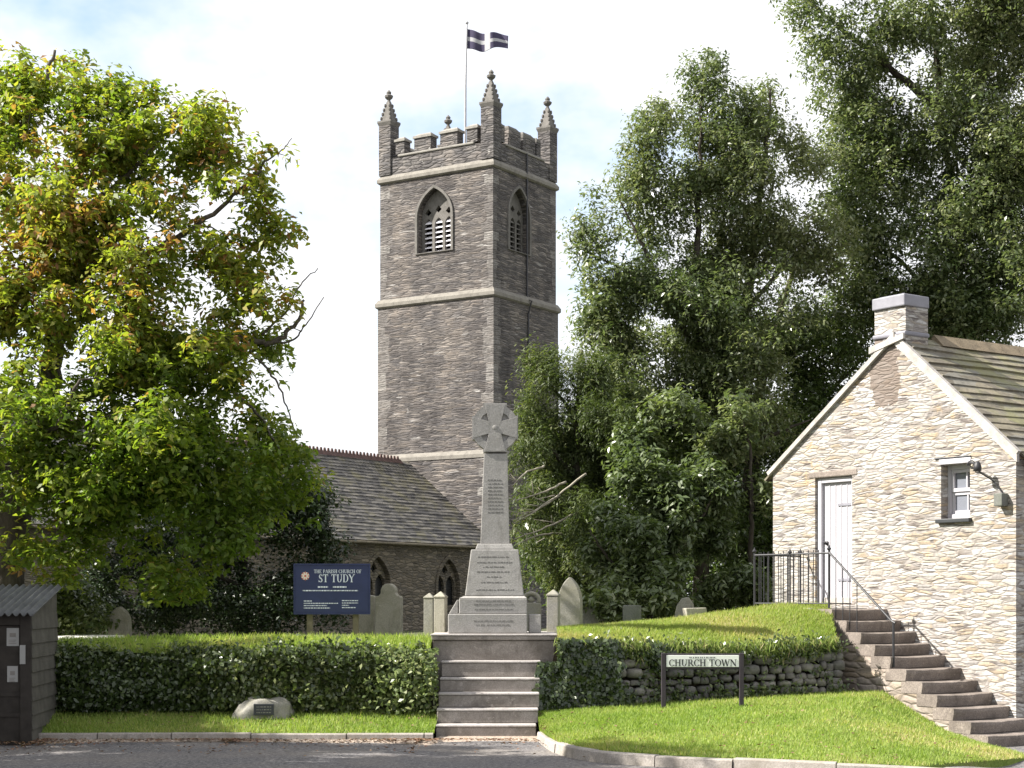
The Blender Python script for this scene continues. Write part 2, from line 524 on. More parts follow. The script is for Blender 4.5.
M['paper'] = m_plain('notice_paper', (0.26, 0.26, 0.255), 0.7, 0.2, var=0.05)
M['hut_wood'] = m_plain('dark_hut_timber', (0.032, 0.028, 0.025), 0.85, 0.2, var=0.3, scale=7)
M['hut_board'] = m_plain('grey_weatherboard', (0.085, 0.08, 0.068), 0.85, 0.2, var=0.25, scale=5, bump=0.5, dist=0.01)
M['hut_roof'] = m_plain('corrugated_sheet', (0.075, 0.078, 0.08), 0.6, 0.35, var=0.3, scale=4)
M['soil'] = m_plain('dark_soil', (0.055, 0.045, 0.032), 0.95, 0.1, var=0.35, scale=8, bump=0.8, dist=0.03)
M['hedge_core'] = m_plain('hedge_twigs', (0.022, 0.022, 0.012), 0.95, 0.1, var=0.3)
M['bark'] = m_bark('grey_brown_bark', (0.05, 0.042, 0.034), (0.13, 0.115, 0.095))
M['bark_dark'] = m_bark('dark_bark', (0.03, 0.026, 0.022), (0.085, 0.075, 0.06))
M['bark_pale'] = m_bark('bare_pale_twig', (0.20, 0.18, 0.14), (0.36, 0.33, 0.27))
M['rope'] = m_plain('pole_white', (0.36, 0.36, 0.38), 0.4)

t = NT('window_glass')
M['glass'] = t.done(t.bsdf((0.16, 0.17, 0.20), 0.08, None, 0.6))
t = NT('leaded_glass')
M['leaded'] = t.done(t.bsdf((0.018, 0.019, 0.02), 0.25, None, 0.5))

t = NT('road_tarmac')
v = t.coord()
n1 = t.noise(v, 24, 6, 0.85); n2 = t.noise(v, 0.9, 5, 0.6); n3 = t.noise(v, 6, 5, 0.6)
c = t.ramp(n1, [(0.36, (0.045, 0.042, 0.045)), (0.50, (0.115, 0.11, 0.113)), (0.63, (0.30, 0.285, 0.275))])
c = t.mix(t.ramp(n2, [(0.42, 0.0), (0.68, 0.45)]), c, (0.24, 0.21, 0.18))
c = t.mix(t.ramp(n3, [(0.6, 0.0), (0.72, 0.35)]), c, (0.09, 0.08, 0.075))
M['road'] = t.done(t.bsdf(c, 0.9, t.bump(n1, 0.7, 0.012), 0.2))

t = NT('gravelly_edge')
v = t.coord()
n1 = t.noise(v, 34, 5, 0.75); n2 = t.noise(v, 3.0, 4, 0.6)
c = t.ramp(n1, [(0.32, (0.15, 0.11, 0.09)), (0.5, (0.32, 0.26, 0.21)), (0.66, (0.50, 0.43, 0.36))])
M['grit'] = t.done(t.bsdf(c, 0.95, t.bump(n1, 0.8, 0.02), 0.15))

t = NT('turf')
v = t.coord()
n1 = t.noise(v, 1.1, 5, 0.6); n2 = t.noise(v, 26, 4, 0.7)
c = t.ramp(n1, [(0.34, (0.10, 0.16, 0.03)), (0.52, (0.14, 0.19, 0.04)), (0.70, (0.19, 0.19, 0.07))])
c = t.mix(0.5, c, t.ramp(n2, [(0.3, (0.35,) * 3), (0.7, (1.5,) * 3)]), 'MULTIPLY')
M['turf'] = t.done(t.bsdf(c, 0.95, t.bump(n2, 0.9, 0.03), 0.1))

M['field'] = m_plain('dull_field', (0.075, 0.08, 0.045), 0.95, 0.1, var=0.3, scale=0.5)
M['blade'] = m_leaf('grass_blade', [(0.0, (0.15, 0.225, 0.04)), (0.5, (0.25, 0.315, 0.08)), (0.80, (0.35, 0.355, 0.135)), (1.0, (0.44, 0.36, 0.21))], 0.40, 0.6, 0.2)
M['leaf_chestnut'] = m_leaf('chestnut_leaf', [(0.0, (0.10, 0.155, 0.025)), (0.5, (0.19, 0.23, 0.038)), (0.86, (0.29, 0.285, 0.055)), (0.97, (0.32, 0.235, 0.07)), (1.0, (0.28, 0.15, 0.06))], 0.50, 0.45, 0.35)
M['leaf_holly'] = m_leaf('glossy_dark_leaf', [(0.0, (0.014, 0.03, 0.009)), (1.0, (0.045, 0.07, 0.02))], 0.12, 0.38, 0.5)
M['leaf_beech'] = m_leaf('grey_green_leaf', [(0.0, (0.07, 0.10, 0.04)), (0.6, (0.135, 0.165, 0.075)), (1.0, (0.22, 0.235, 0.125))], 0.42, 0.32, 0.6, (1.2, 1.3, 0.75))
M['leaf_dark'] = m_leaf('deep_green_leaf', [(0.0, (0.04, 0.062, 0.02)), (0.7, (0.085, 0.12, 0.04)), (1.0, (0.15, 0.175, 0.07))], 0.34, 0.30, 0.55)
M['leaf_yew'] = m_leaf('conifer_spray', [(0.0, (0.045, 0.066, 0.026)), (0.7, (0.095, 0.12, 0.048)), (1.0, (0.155, 0.17, 0.075))], 0.32, 0.5, 0.3)
M['leaf_light'] = m_leaf('pale_shrub_leaf', [(0.0, (0.07, 0.105, 0.03)), (0.6, (0.14, 0.18, 0.06)), (1.0, (0.22, 0.24, 0.10))], 0.34, 0.32, 0.5)
M['leaf_pale'] = m_leaf('sage_shrub_leaf', [(0.0, (0.075, 0.105, 0.045)), (0.6, (0.145, 0.18, 0.085)), (1.0, (0.235, 0.255, 0.14))], 0.30, 0.32, 0.5)
M['leaf_hedge'] = m_leaf('hedge_leaf', [(0.0, (0.03, 0.05, 0.014)), (0.7, (0.075, 0.105, 0.03)), (1.0, (0.15, 0.17, 0.065))], 0.22, 0.28, 0.55)
M['leaf_ivy'] = m_leaf('ivy_leaf', [(0.0, (0.016, 0.030, 0.008)), (0.8, (0.040, 0.062, 0.016)), (1.0, (0.07, 0.09, 0.03))], 0.10, 0.25, 0.6)
M['leaf_dead'] = m_leaf('fallen_leaf', [(0.0, (0.10, 0.05, 0.035)), (0.5, (0.18, 0.10, 0.065)), (1.0, (0.27, 0.19, 0.12))], 0.1, 0.7, 0.2)

t = NT('flag_cloth')
ft = t.n('ShaderNodeAttribute', attribute_name='tint')
c = t.ramp(ft.outputs['Fac'], [(0.0, (0.10, 0.09, 0.15)), (0.5, (0.52, 0.52, 0.54))], 'CONSTANT')
p = t.bsdf(c, 0.8, None, 0.1)
tr = t.n('ShaderNodeBsdfTranslucent'); t.l(c, tr.inputs[0])
mx = t.n('ShaderNodeMixShader'); mx.inputs[0].default_value = 0.4
t.l(p, mx.inputs[1]); t.l(tr.outputs[0], mx.inputs[2])
M['flag'] = t.done(mx.outputs[0])

# ------------------------------------------------------------------ foliage helpers
def leaf_mesh(name, C, L, Wd, rng, mat, parent=None, normal=None, spread=1.0, droop=0.3, tint=None, fold=0.25):
    """one folded lozenge per leaf. C (n,3) centres, normal (n,3) preferred facing or None"""
    n = len(C)
    N = rng.normal(size=(n, 3))
    N /= np.linalg.norm(N, axis=1)[:, None] + 1e-9
    if normal is not None:
        N = normal + N * spread
        N /= np.linalg.norm(N, axis=1)[:, None] + 1e-9
    A = rng.normal(size=(n, 3))
    A[:, 2] -= droop * 2.0
    A -= N * np.sum(A * N, axis=1)[:, None]
    A /= np.linalg.norm(A, axis=1)[:, None] + 1e-9
    B = np.cross(N, A)
    s = rng.uniform(0.65, 1.3, size=n)[:, None]
    l, w = L * s, Wd * s
    v0 = C - A * l * 0.5
    v2 = C + A * l * 0.5
    mid = C - A * l * 0.06 + N * (fold * w)
    V = np.stack([v0, mid + B * w * 0.5, v2, mid - B * w * 0.5], axis=1).reshape(-1, 3)
    me = bpy.data.meshes.new(name)
    me.vertices.add(4 * n)
    me.vertices.foreach_set('co', V.astype(np.float32).ravel())
    me.loops.add(4 * n)
    me.loops.foreach_set('vertex_index', np.arange(4 * n, dtype=np.int32))
    me.polygons.add(n)
    me.polygons.foreach_set('loop_start', np.arange(0, 4 * n, 4, dtype=np.int32))
    at_ = me.attributes.new('tint', 'FLOAT', 'FACE')
    if tint is None:
        tint = rng.uniform(0, 1, n)
    at_.data.foreach_set('value', np.clip(tint, 0, 1).astype(np.float32))
    me.update(calc_edges=True)
    return link(name, me, mat, parent)

def blade_mesh(name, Pts, h, w, rng, mat, tint=None, parent=None, lean=0.5):
    n = len(Pts)
    q = rng.uniform(0, 2 * math.pi, n)
    d = np.stack([np.cos(q), np.sin(q), np.zeros(n)], 1)
    hh = h * rng.uniform(0.5, 1.35, n)[:, None]
    ww = w * rng.uniform(0.7, 1.3, n)[:, None]
    q2 = rng.uniform(0, 2 * math.pi, n)
    tip = Pts + np.stack([np.cos(q2) * lean, np.sin(q2) * lean, np.ones(n)], 1) * hh * rng.uniform(0.7, 1.0, (n, 1))
    V = np.stack([Pts - d * ww, Pts + d * ww, tip], 1).reshape(-1, 3)
    me = bpy.data.meshes.new(name)
    me.vertices.add(3 * n)
    me.vertices.foreach_set('co', V.astype(np.float32).ravel())
    me.loops.add(3 * n)
    me.loops.foreach_set('vertex_index', np.arange(3 * n, dtype=np.int32))
    me.polygons.add(n)
    me.polygons.foreach_set('loop_start', np.arange(0, 3 * n, 3, dtype=np.int32))
    a = me.attributes.new('tint', 'FLOAT', 'FACE')
    if tint is None:
        tint = rng.uniform(0, 1, n)
    a.data.foreach_set('value', np.clip(tint, 0, 1).astype(np.float32))
    me.update(calc_edges=True)
    return link(name, me, mat, parent)

def wav(P_, s, seed):
    """cheap smooth 3D noise, about -1..1"""
    r = np.random.default_rng(seed)
    out = np.zeros(len(P_))
    for k in range(6):
        d = r.normal(size=3)
        d /= np.linalg.norm(d)
        out += np.sin(P_ @ d * s * r.uniform(0.7, 1.8) + r.uniform(0, 6.28))
    return out / 2.6

def lobe(u, v, ru, rv, Y, ry, wt=1.0):
    c = at(u, v, Y)
    return (np.array(c), np.array([ru / F * Y, ry, rv / F * Y]), wt)

def smooth_path(pts, n=6, jit=0.0, rnd=None):
    pts = [Vector(p) for p in pts]
    out = []
    for i in range(len(pts) - 1):
        p0 = pts[max(i - 1, 0)]; p1 = pts[i]; p2 = pts[i + 1]; p3 = pts[min(i + 2, len(pts) - 1)]
        for k in range(n):
            t_ = k / n
            q = 0.5 * ((2 * p1) + (p2 - p0) * t_ + (2 * p0 - 5 * p1 + 4 * p2 - p3) * t_ ** 2 + (3 * p1 - p0 - 3 * p2 + p3) * t_ ** 3)
            if jit and rnd and (i or k):
                q = q + Vector((rnd.uniform(-jit, jit), rnd.uniform(-jit, jit), rnd.uniform(-jit, jit)))
            out.append(q)
    out.append(pts[-1])
    return out

def make_tree(name, label, cat, base, limbs, lobes, nclus, nleaf, csize, leaf, mats, seed, droop=0.3, gap=0.15, gscale=1.3,
              shell=0.45, twig=0.010, flat=0.75, tbias=0.0, tvar=0.25, group=None, cut=None, fold=0.25, flip=None, trunkname='trunk', sub=6, subf=(0.34, 0.56)):
    """limbs: list of (points, r0, r1), points are world Vectors. Clusters grow on twigs joined to the nearest wood."""
    rng = np.random.default_rng(seed)
    rnd = random.Random(seed)
    root = empty(name, base, 0, label, cat, group)
    off = Vector(base)
    wood = MB()
    nodes, nrad = [], []
    for pts, r0, r1 in limbs:
        sp = smooth_path(pts, 7, 0.012 * (pts[0] - pts[-1]).length ** 0.5, rnd)
        rr = [lerp(r0, r1, (i / (len(sp) - 1)) ** 0.8) for i in range(len(sp))]
        wood.tube([p - off for p in sp], rr, 9)
        nodes += [tuple(p) for p in sp[1:]]
        nrad += rr[1:]
    if sub:
        new = []
        for c, r, wt_ in lobes:
            for _ in range(sub):
                d = rng.normal(size=3); d /= np.linalg.norm(d)
                q = rng.uniform(0.30, 1.0) ** 0.5 * 0.78
                f = rng.uniform(*subf)
                new.append((c + d * r * q, r * f * np.array([1, 1, 1.15]), wt_ * rng.uniform(0.7, 1.2)))
        lobes = new
    # cluster centres
    tot = sum(l[2] * (l[1][0] * l[1][1] * l[1][2]) ** (2 / 3) for l in lobes)
    cl = []
    for c, r, wt_ in lobes:
        k = max(3, int(nclus * wt_ * (r[0] * r[1] * r[2]) ** (2 / 3) / tot))
        d = rng.normal(size=(k * 2, 3))
        d /= np.linalg.norm(d, axis=1)[:, None]
        rad = rng.uniform(shell ** 2.2, 1.0, k * 2) ** (1 / 2.2)
        rad = np.minimum(rad, 1.0)
        p = c + d * r * (rad * (1 + 0.22 * wav(d * 2.0, 2.6, seed + 7)))[:, None]
        keep = wav(p, gscale, seed + 3) > -0.55 - 0.3 + gap * 3
        cl.append(p[keep][:k])
    cl = np.concatenate(cl)
    if cut is not None:
        cl = cl[[cut(p) for p in cl]]
    # twigs
    NP = np.array(nodes)
    d0 = np.array([np.min(np.sum((NP - p) ** 2, axis=1)) for p in cl])
    order = np.argsort(d0)
    cap = len(nodes) + 4 * len(cl) + 8
    buf = np.zeros((cap, 3)); buf[:len(nodes)] = NP
    rb = np.zeros(cap); rb[:len(nodes)] = nrad
    cnt = len(nodes)
    for i in order:
        p = cl[i]
        dd = np.sum((buf[:cnt] - p) ** 2, axis=1) + np.maximum(0, buf[:cnt, 2] - p[2]) * 0.6
        j = int(np.argmin(dd))
        a = Vector(buf[j]); b = Vector(p)
        dist = (b - a).length
        mid = (a + b) * 0.5 + Vector((rnd.uniform(-1, 1), rnd.uniform(-1, 1), rnd.uniform(-0.2, 1.0))) * dist * 0.13
        r0 = min(rb[j] * 0.72, twig * (1.0 + 1.1 * dist))
        pts = [a, a.lerp(mid, 0.55) , mid, mid.lerp(b, 0.5), b]
        wood.tube([q - off for q in pts], [r0, r0 * 0.85, r0 * 0.7, r0 * 0.5, r0 * 0.28], 5, False)
        for q, rq in ((mid, r0 * 0.7), (mid.lerp(b, 0.5), r0 * 0.55), (b, r0 * 0.4)):
            buf[cnt] = q; rb[cnt] = max(rq, 0.004); cnt += 1
    wood.build(trunkname, mats[1], root, smooth=True)
    k = rng.poisson(nleaf, len(cl)) + 3
    idx = np.repeat(np.arange(len(cl)), k)
    n = len(idx)
    sc = csize * rng.uniform(0.6, 1.35, len(cl))[idx][:, None]
    o_ = np.clip(rng.normal(size=(n, 3)), -1.5, 1.5) * np.array([1, 1, flat]) * sc * 0.62
    C = cl[idx] + o_
    C[:, 2] -= droop * 0.35 * np.sum(o_[:, :2] ** 2, axis=1) / np.maximum(sc[:, 0], 1e-3)
    ct = rng.normal(size=len(cl)) * tvar * 0.7 + 0.25 * wav(cl, 0.9, seed + 11)
    tint = 0.45 + tbias + ct[idx] + rng.normal(size=n) * tvar * 0.6
    cen = np.mean(cl, axis=0)
    nrm = np.zeros((n, 3)); nrm[:, 2] = 0.75
    nrm += 0.5 * o_ / (np.linalg.norm(o_, axis=1)[:, None] + 1e-6)
    leaf_mesh('crown', C - np.array(off), leaf[0], leaf[1], rng, mats[0], root, nrm, 0.62, droop, tint, fold)
    return root

# ================================================================== SETTING: ground, road, kerbs
def road_z(x, y):
    return -0.20 * sm(3.2, 5.4, x) * sm(14.8, 18.0, y)

ground = MB().grid(lambda a, b: (lerp(-700, 700, a), lerp(-200, 1400, b), -0.55), 20, 20).build('ground', M['field'])
tag(ground, kind='structure')

xs = list(np.linspace(-40, -8, 9)) + list(np.linspace(-7, 12, 77)) + list(np.linspace(14, 40, 8))
ys = list(np.linspace(-25, 11, 13)) + list(np.linspace(11.5, 24, 51))
b = MB()
for y in ys:
    for x in xs:
        b.v.append((x, y, road_z(x, y) + 0.006 * math.sin(x * 1.3 + y)))
for j in range(len(ys) - 1):
    for i in range(len(xs) - 1):
        k = j * len(xs) + i
        b.f.append((k, k + 1, k + 1 + len(xs), k + len(xs)))
tag(b.build('road', M['road'], smooth=True), kind='structure')

def churchyard_z(x, y):
    return 0.42 - 1.1 * sm(2.4, 3.6, x) * (1 - sm(23.2, 25.5, y)) + 0.40 * sm(0.0, 4.5, x) * (1 - sm(28, 45, y)) + 0.05 * math.sin(x * 0.7) * math.sin(y * 0.5)
b = MB().grid(lambda a, c: (lerp(-70, 70, a), lerp(20.9, 150, c ** 1.6), churchyard_z(lerp(-70, 70, a), lerp(20.9, 150, c ** 1.6))), 140, 60)
tag(b.build('churchyard_ground', M['field'], smooth=True), kind='structure')

def interp(pts, t_):
    f = t_ * (len(pts) - 1)
    i = min(int(f), len(pts) - 2)
    return pts[i].lerp(pts[i + 1], f - i)

def ruled(front, back, bumpy=0.02, bow=0.0, mids=None):
    def fn(a, c):
        p, q = interp(front, a), interp(back, a)
        r = p.lerp(q, c)
        z = bow * math.sin(math.pi * c) + bumpy * (noise.noise(Vector((r.x * 1.6, r.y * 1.6, 3.1))) * math.sin(math.pi * min(1, max(0, c))) )
        return Vector((r.x, r.y, r.z + z))
    return fn

def turf_patch(name, label, fn, nu, nv, nbl, h, w, seed, fringe=None, dry=0.0):
    o = MB().grid(fn, nu, nv).build(name, M['turf'], smooth=True)
    tag(o, kind='structure')
    rng = np.random.default_rng(seed)
    ab = rng.uniform(0, 1, (nbl, 2))
    P_ = np.array([fn(a, c) for a, c in ab])
    dr_ = dry(ab, P_) if callable(dry) else dry
    tint = 0.42 + 0.20 * wav(P_, 1.5, seed) + 0.12 * wav(P_, 5.0, seed + 1) + 0.2 * rng.normal(size=nbl) + dr_
    g = blade_mesh('grass', P_, h, w, rng, M['blade'], tint)
    tag(g, label, 'grass', kind='stuff')

# kerb lines (top front edge), left and right of the memorial steps
kerb_l = [Vector((x, 18.62 + 0.02 * math.sin(x), 0.085)) for x in np.linspace(-6.4, -0.86, 12)]
kr = [(537.5, 731, 0.10), (545, 737, 0.10), (556, 743, 0.10), (575, 748, 0.10), (600, 751.5, 0.10), (650, 755, 0.10), (700, 757.5, 0.10), (760, 760, 0.10), (830, 763, 0.10), (900, 766, 0.09), (985, 771, 0.08)]
kerb_r = []
for u, v_, z in kr:
    Y = (EYE - z) * F / (v_ - HZ)
    kerb_r.append(at(u, v_, Y))
def kerb(name, line, lens, seed, w=0.10):
    rnd = random.Random(seed)
    sp = smooth_path(line, 12)
    acc = [0.0]
    for i in range(1, len(sp)):
        acc.append(acc[-1] + (sp[i] - sp[i - 1]).length)
    def pos(s):
        for i in range(1, len(sp)):
            if acc[i] >= s:
                return sp[i - 1].lerp(sp[i], (s - acc[i - 1]) / max(1e-6, acc[i] - acc[i - 1]))
        return sp[-1]
    b = MB()
    s = 0.0
    while s < acc[-1] - 0.05:
        e = min(acc[-1], s + lens * rnd.uniform(0.85, 1.15))
        n = max(2, int((e - s) / 0.12))
        dz, dy = rnd.uniform(-0.008, 0.008), rnd.uniform(-0.012, 0.012)
        ring = []
        for i in range(n + 1):
            q = lerp(s + 0.006, e - 0.006, i / n)
            p = pos(q); tdir = (pos(min(acc[-1], q + 0.03)) - pos(max(0, q - 0.03))).normalized()
            nrm = Vector((-tdir.y, tdir.x, 0)).normalized()
            p = p + nrm * dy
            zr = road_z(p.x, p.y)
            top = p.z + dz + zr
            ring.append([(p.x - nrm.x * 0.012, p.y - nrm.y * 0.012, zr - 0.05), (p.x, p.y, top - 0.012), (p.x + nrm.x * 0.012, p.y + nrm.y * 0.012, top),
                         (p.x + nrm.x * w, p.y + nrm.y * w, top), (p.x + nrm.x * w, p.y + nrm.y * w, zr - 0.05)])
        k = len(b.v)
        for r_ in ring: b.v += r_
        for i in range(n):
            for j in range(4):
                a = k + i * 5 + j
                b.f.append((a, a + 1, a + 6, a + 5))
        b.f.append(tuple(k + j for j in range(4, -1, -1)))
        b.f.append(tuple(k + n * 5 + j for j in range(5)))
        s = e
    tag(b.build(name, M['granite_kerb']), kind='structure')
kerb('kerb', kerb_l, 0.95, 3)
kerb('kerb', kerb_r, 0.85, 4)

# gritty strip where leaves and gravel gather along the kerb
def grit_fn(a, c):
    x = lerp(-6.4, 0.5, a)
    wob = 0.20 + 0.16 * noise.noise(Vector((x * 1.7, 0, 0))) + 0.32 * sm(-1.6, -0.6, x)
    yb = 18.66 if x < -0.86 else lerp(18.62, 19.12, sm(-0.86, -0.8, x))
    y = yb - wob * (1 - c)
    return Vector((x, y, -0.012 + 0.034 * min(1, c * 2.2)))
tag(MB().grid(grit_fn, 90, 4).build('gravel', M['grit'], smooth=True), kind='structure')

# left verge and its grass
verge = ruled([p + Vector((0, 0.12, -0.005)) for p in kerb_l], [Vector((x, 19.95, 0.27)) for x in np.linspace(-6.4, -0.86, 12)])
turf_patch('grass_verge', 'short sunlit grass verge between the kerb and the clipped hedge', verge, 60, 8, 16000, 0.055, 0.006, 21)

# ------------------------------------------------------------------ frames of the house and the tower
HD = 21.0                                         # distance of the near house corner
HC = Vector(((1016 - CX) / F * HD, HD, 0))
hx = Vector((0.8143, 0.5805, 0)); hy = Vector((-0.5805, 0.8143, 0))
HROT = math.atan2(hx.y, hx.x)
H_M = Matrix.Translation(HC) @ Matrix.Rotation(HROT, 4, 'Z')
H_I = H_M.inverted()
def on_gable(u, v_, x=0.0):
    """house-local (y, z) of the point seen at (u, v) on the plane local x"""
    p = H_I @ ray_plane(u, v_, HC + hx * x, hx)
    return p.y, p.z
WS = 1.05                                         # stair width

TD = 68.0
TC = Vector(((493.5 - CX) / F * TD, TD, 0))
tx = Vector((1088, 1700, 0)).normalized(); ty = Vector((-tx.y, tx.x, 0))
TROT = math.atan2(tx.y, tx.x)
T_M = Matrix.Translation(TC) @ Matrix.Rotation(TROT, 4, 'Z')
T_I = T_M.inverted()
def on_tl(u, v_, x=0.0):
    p = T_I @ ray_plane(u, v_, TC + tx * x, tx); return p.y, p.z
def on_tr(u, v_, y=0.0):
    p = T_I @ ray_plane(u, v_, TC + ty * y, ty); return p.x, p.z

# right lawn: front along the kerb, back along the stone wall, then down beside the stairs
def near_plane(u, v_):
    return ray_plane(u, v_, HC - hx * WS, hx)
back = [at(537.5, 713, 19.95), at(560, 711, 20.1), at(600, 707, 20.3), at(660, 703, 20.55), at(720, 699, 20.8), at(790, 695, 21.1), at(845, 692, 21.35),
        near_plane(885, 692), near_plane(915, 712), near_plane(945, 731), near_plane(1003, 753)]
front = [p + Vector((0.03, 0.10, -0.006)) for p in kerb_r[:9]] + [at(925, 766.5, 15.3), at(1030, 758.0, 18.7)]
lawn0 = ruled(front, back, 0.03, 0.03)
def lawn(a, c):
    p = lawn0(a, c)
    if c < 0.004: p.z -= 0.25
    return p
turf_patch('lawn', 'sunlit mown lawn between the curved kerb and the hedge bank', lawn, 90, 30, 66000, 0.040, 0.0055, 22, dry=lambda ab, P_: 0.05 + 0.28 * np.clip(ab[:, 0] - 0.45, 0, 1) * np.clip(wav(P_, 1.1, 77) + 0.3, 0, 1))

# ------------------------------------------------------------------ left bank behind the hedge
XL = np.linspace(-6.6, -0.975, 14)
bank_front = [Vector((x, 19.92, 0.935 + 0.02 * math.sin(x * 2.1))) for x in XL]
bank_crest = [Vector((x, 20.75, 1.05 + 0.012 * (x + 6) + 0.012 * math.sin(x * 1.3))) for x in XL]
bank_back = [Vector((x, 22.8, 0.40)) for x in XL]
turf_patch('grass_bank', 'long grass on top of the bank behind the clipped hedge', ruled(bank_front, bank_crest), 60, 6, 18000, 0.075, 0.007, 23)
tag(MB().grid(ruled(bank_crest, bank_back), 40, 8).build('bank_slope', M['turf'], smooth=True), kind='structure')
# right bank
rf = [at(558, 641, 20.25), at(600, 642, 20.45), at(660, 644, 20.7), at(720, 645, 20.95), at(790, 643, 21.25), at(836, 640, 21.55)]
rc = [at(558, 631, 21.1), at(600, 628, 21.7), at(660, 622, 22.2), at(720, 614, 22.6), at(775, 606, 22.9), at(828, 605, 22.55)]
rbk = [Vector((p.x + 0.3, p.y + 2.6, 0.75)) for p in rc]
turf_patch('grass_bank', 'rough sunlit grass sloping above the stone hedge bank', ruled(rf, rc, 0.05, 0.05), 70, 14, 46000, 0.060, 0.006, 24, dry=lambda ab, P_: 0.04 + 0.42 * np.clip(0.42 - ab[:, 1], 0, 1) / 0.42 * (0.6 + 0.4 * wav(P_, 2.4, 31)))
tag(MB().grid(ruled(rc, rbk), 40, 8).build('bank_slope', M['turf'], smooth=True), kind='structure')
# earth body of the right bank end by the stairs
e0, e1, e2 = rf[-1], rc[-1], rbk[-1]
tag(MB().add([e0, e1, e2, (e0.x, e0.y, 0.2), (e1.x, e1.y, 0.2), (e2.x, e2.y, 0.2)], [(0, 1, 4, 3), (1, 2, 5, 4)]).build('bank_earth', M['soil']), kind='structure')

# ================================================================== CHURCH TOWER
tw = empty('church_tower', TC, TROT, 'tall square stone church tower with battlements and four corner pinnacles', 'church tower')
WL = on_tl(377.8, 300)[0]                          # east face width (along local y)
WR = on_tr(558.2, 300)[0]                          # north face width (along local x)
Z3 = on_tl(493.5, 164.5)[1]                        # upper string course
Z2 = on_tl(493.5, 294.5)[1]                        # middle string course
Z1 = on_tl(493.5, 457)[1]                          # lower string course
INS = 0.07
ST = [(-0.16, -1.0, Z1), (0.0, Z1, Z2), (INS, Z2, Z3)]
# belfry window outlines on the two visible faces
wy1, _ = on_tl(417.5, 230, INS); wy0, _ = on_tl(451.5, 230, INS)
wzb = on_tl(434, 252, INS)[1]; wzt = on_tl(434, 187.5, INS)[1]; wzs = wzb + (wzt - wzb) * 0.56
rx0, _ = on_tr(508.5, 225, INS); rx1, _ = on_tr(529, 225, INS)
rzb = wzb; rzt = wzt; rzs = wzs
hole_l = arch2d(wy0, wy1, wzb, wzs, wzt)
hole_r = arch2d(rx0, rx1, rzb, rzs, rzt)
wl = MB()
TH = 0.8
for i, (ins, z0, z1) in enumerate(ST):
    y0, y1, x0, x1 = ins, WL - ins, ins, WR - ins
    wl.holed([(y0, z0), (y1, z0), (y1, z1), (y0, z1)], [hole_l] if i == 2 else [], lambda a, c: (x0, a, c), (TH, 0, 0))
    wl.holed([(x0 + TH, z0), (x1, z0), (x1, z1), (x0 + TH, z1)], [hole_r] if i == 2 else [], lambda a, c: (a, y0, c), (0, TH, 0))
    wl.box(x1 - TH, x1, y0 + TH, y1, z0, z1)
    wl.box(x0 + TH, x1 - TH, y1 - TH, y1, z0, z1)
wl.build('wall', M['tower'], tw)
MB().box(TH - 0.1, WR - TH, TH - 0.1, WL - TH, Z3 - 0.1, Z3 + 0.1).build('tower_roof', M['lead'], tw)
def string(z, ins, h, p, mat):
    s = MB()
    a0, a1, b0, b1 = ins - p, WR - ins + p, ins - p, WL - ins + p
    s.frustum((ins - 0.03, WR - ins + 0.03, ins - 0.03, WL - ins + 0.03, z - 0.06), (a0, a1, b0, b1, z))
    s.frustum((a0, a1, b0, b1, z), (a0, a1, b0, b1, z + h * 0.45))
    s.frustum((a0, a1, b0, b1, z + h * 0.45), (ins + 0.01, WR - ins - 0.01, ins + 0.01, WL - ins - 0.01, z + h))
    return s.build('string_course', mat, tw)
string(Z3, INS, 0.28, 0.10, M['string'])
string(Z2, 0.0, 0.30, 0.09, M['string'])
string(Z1, -0.02, 0.32, 0.17, M['string'])
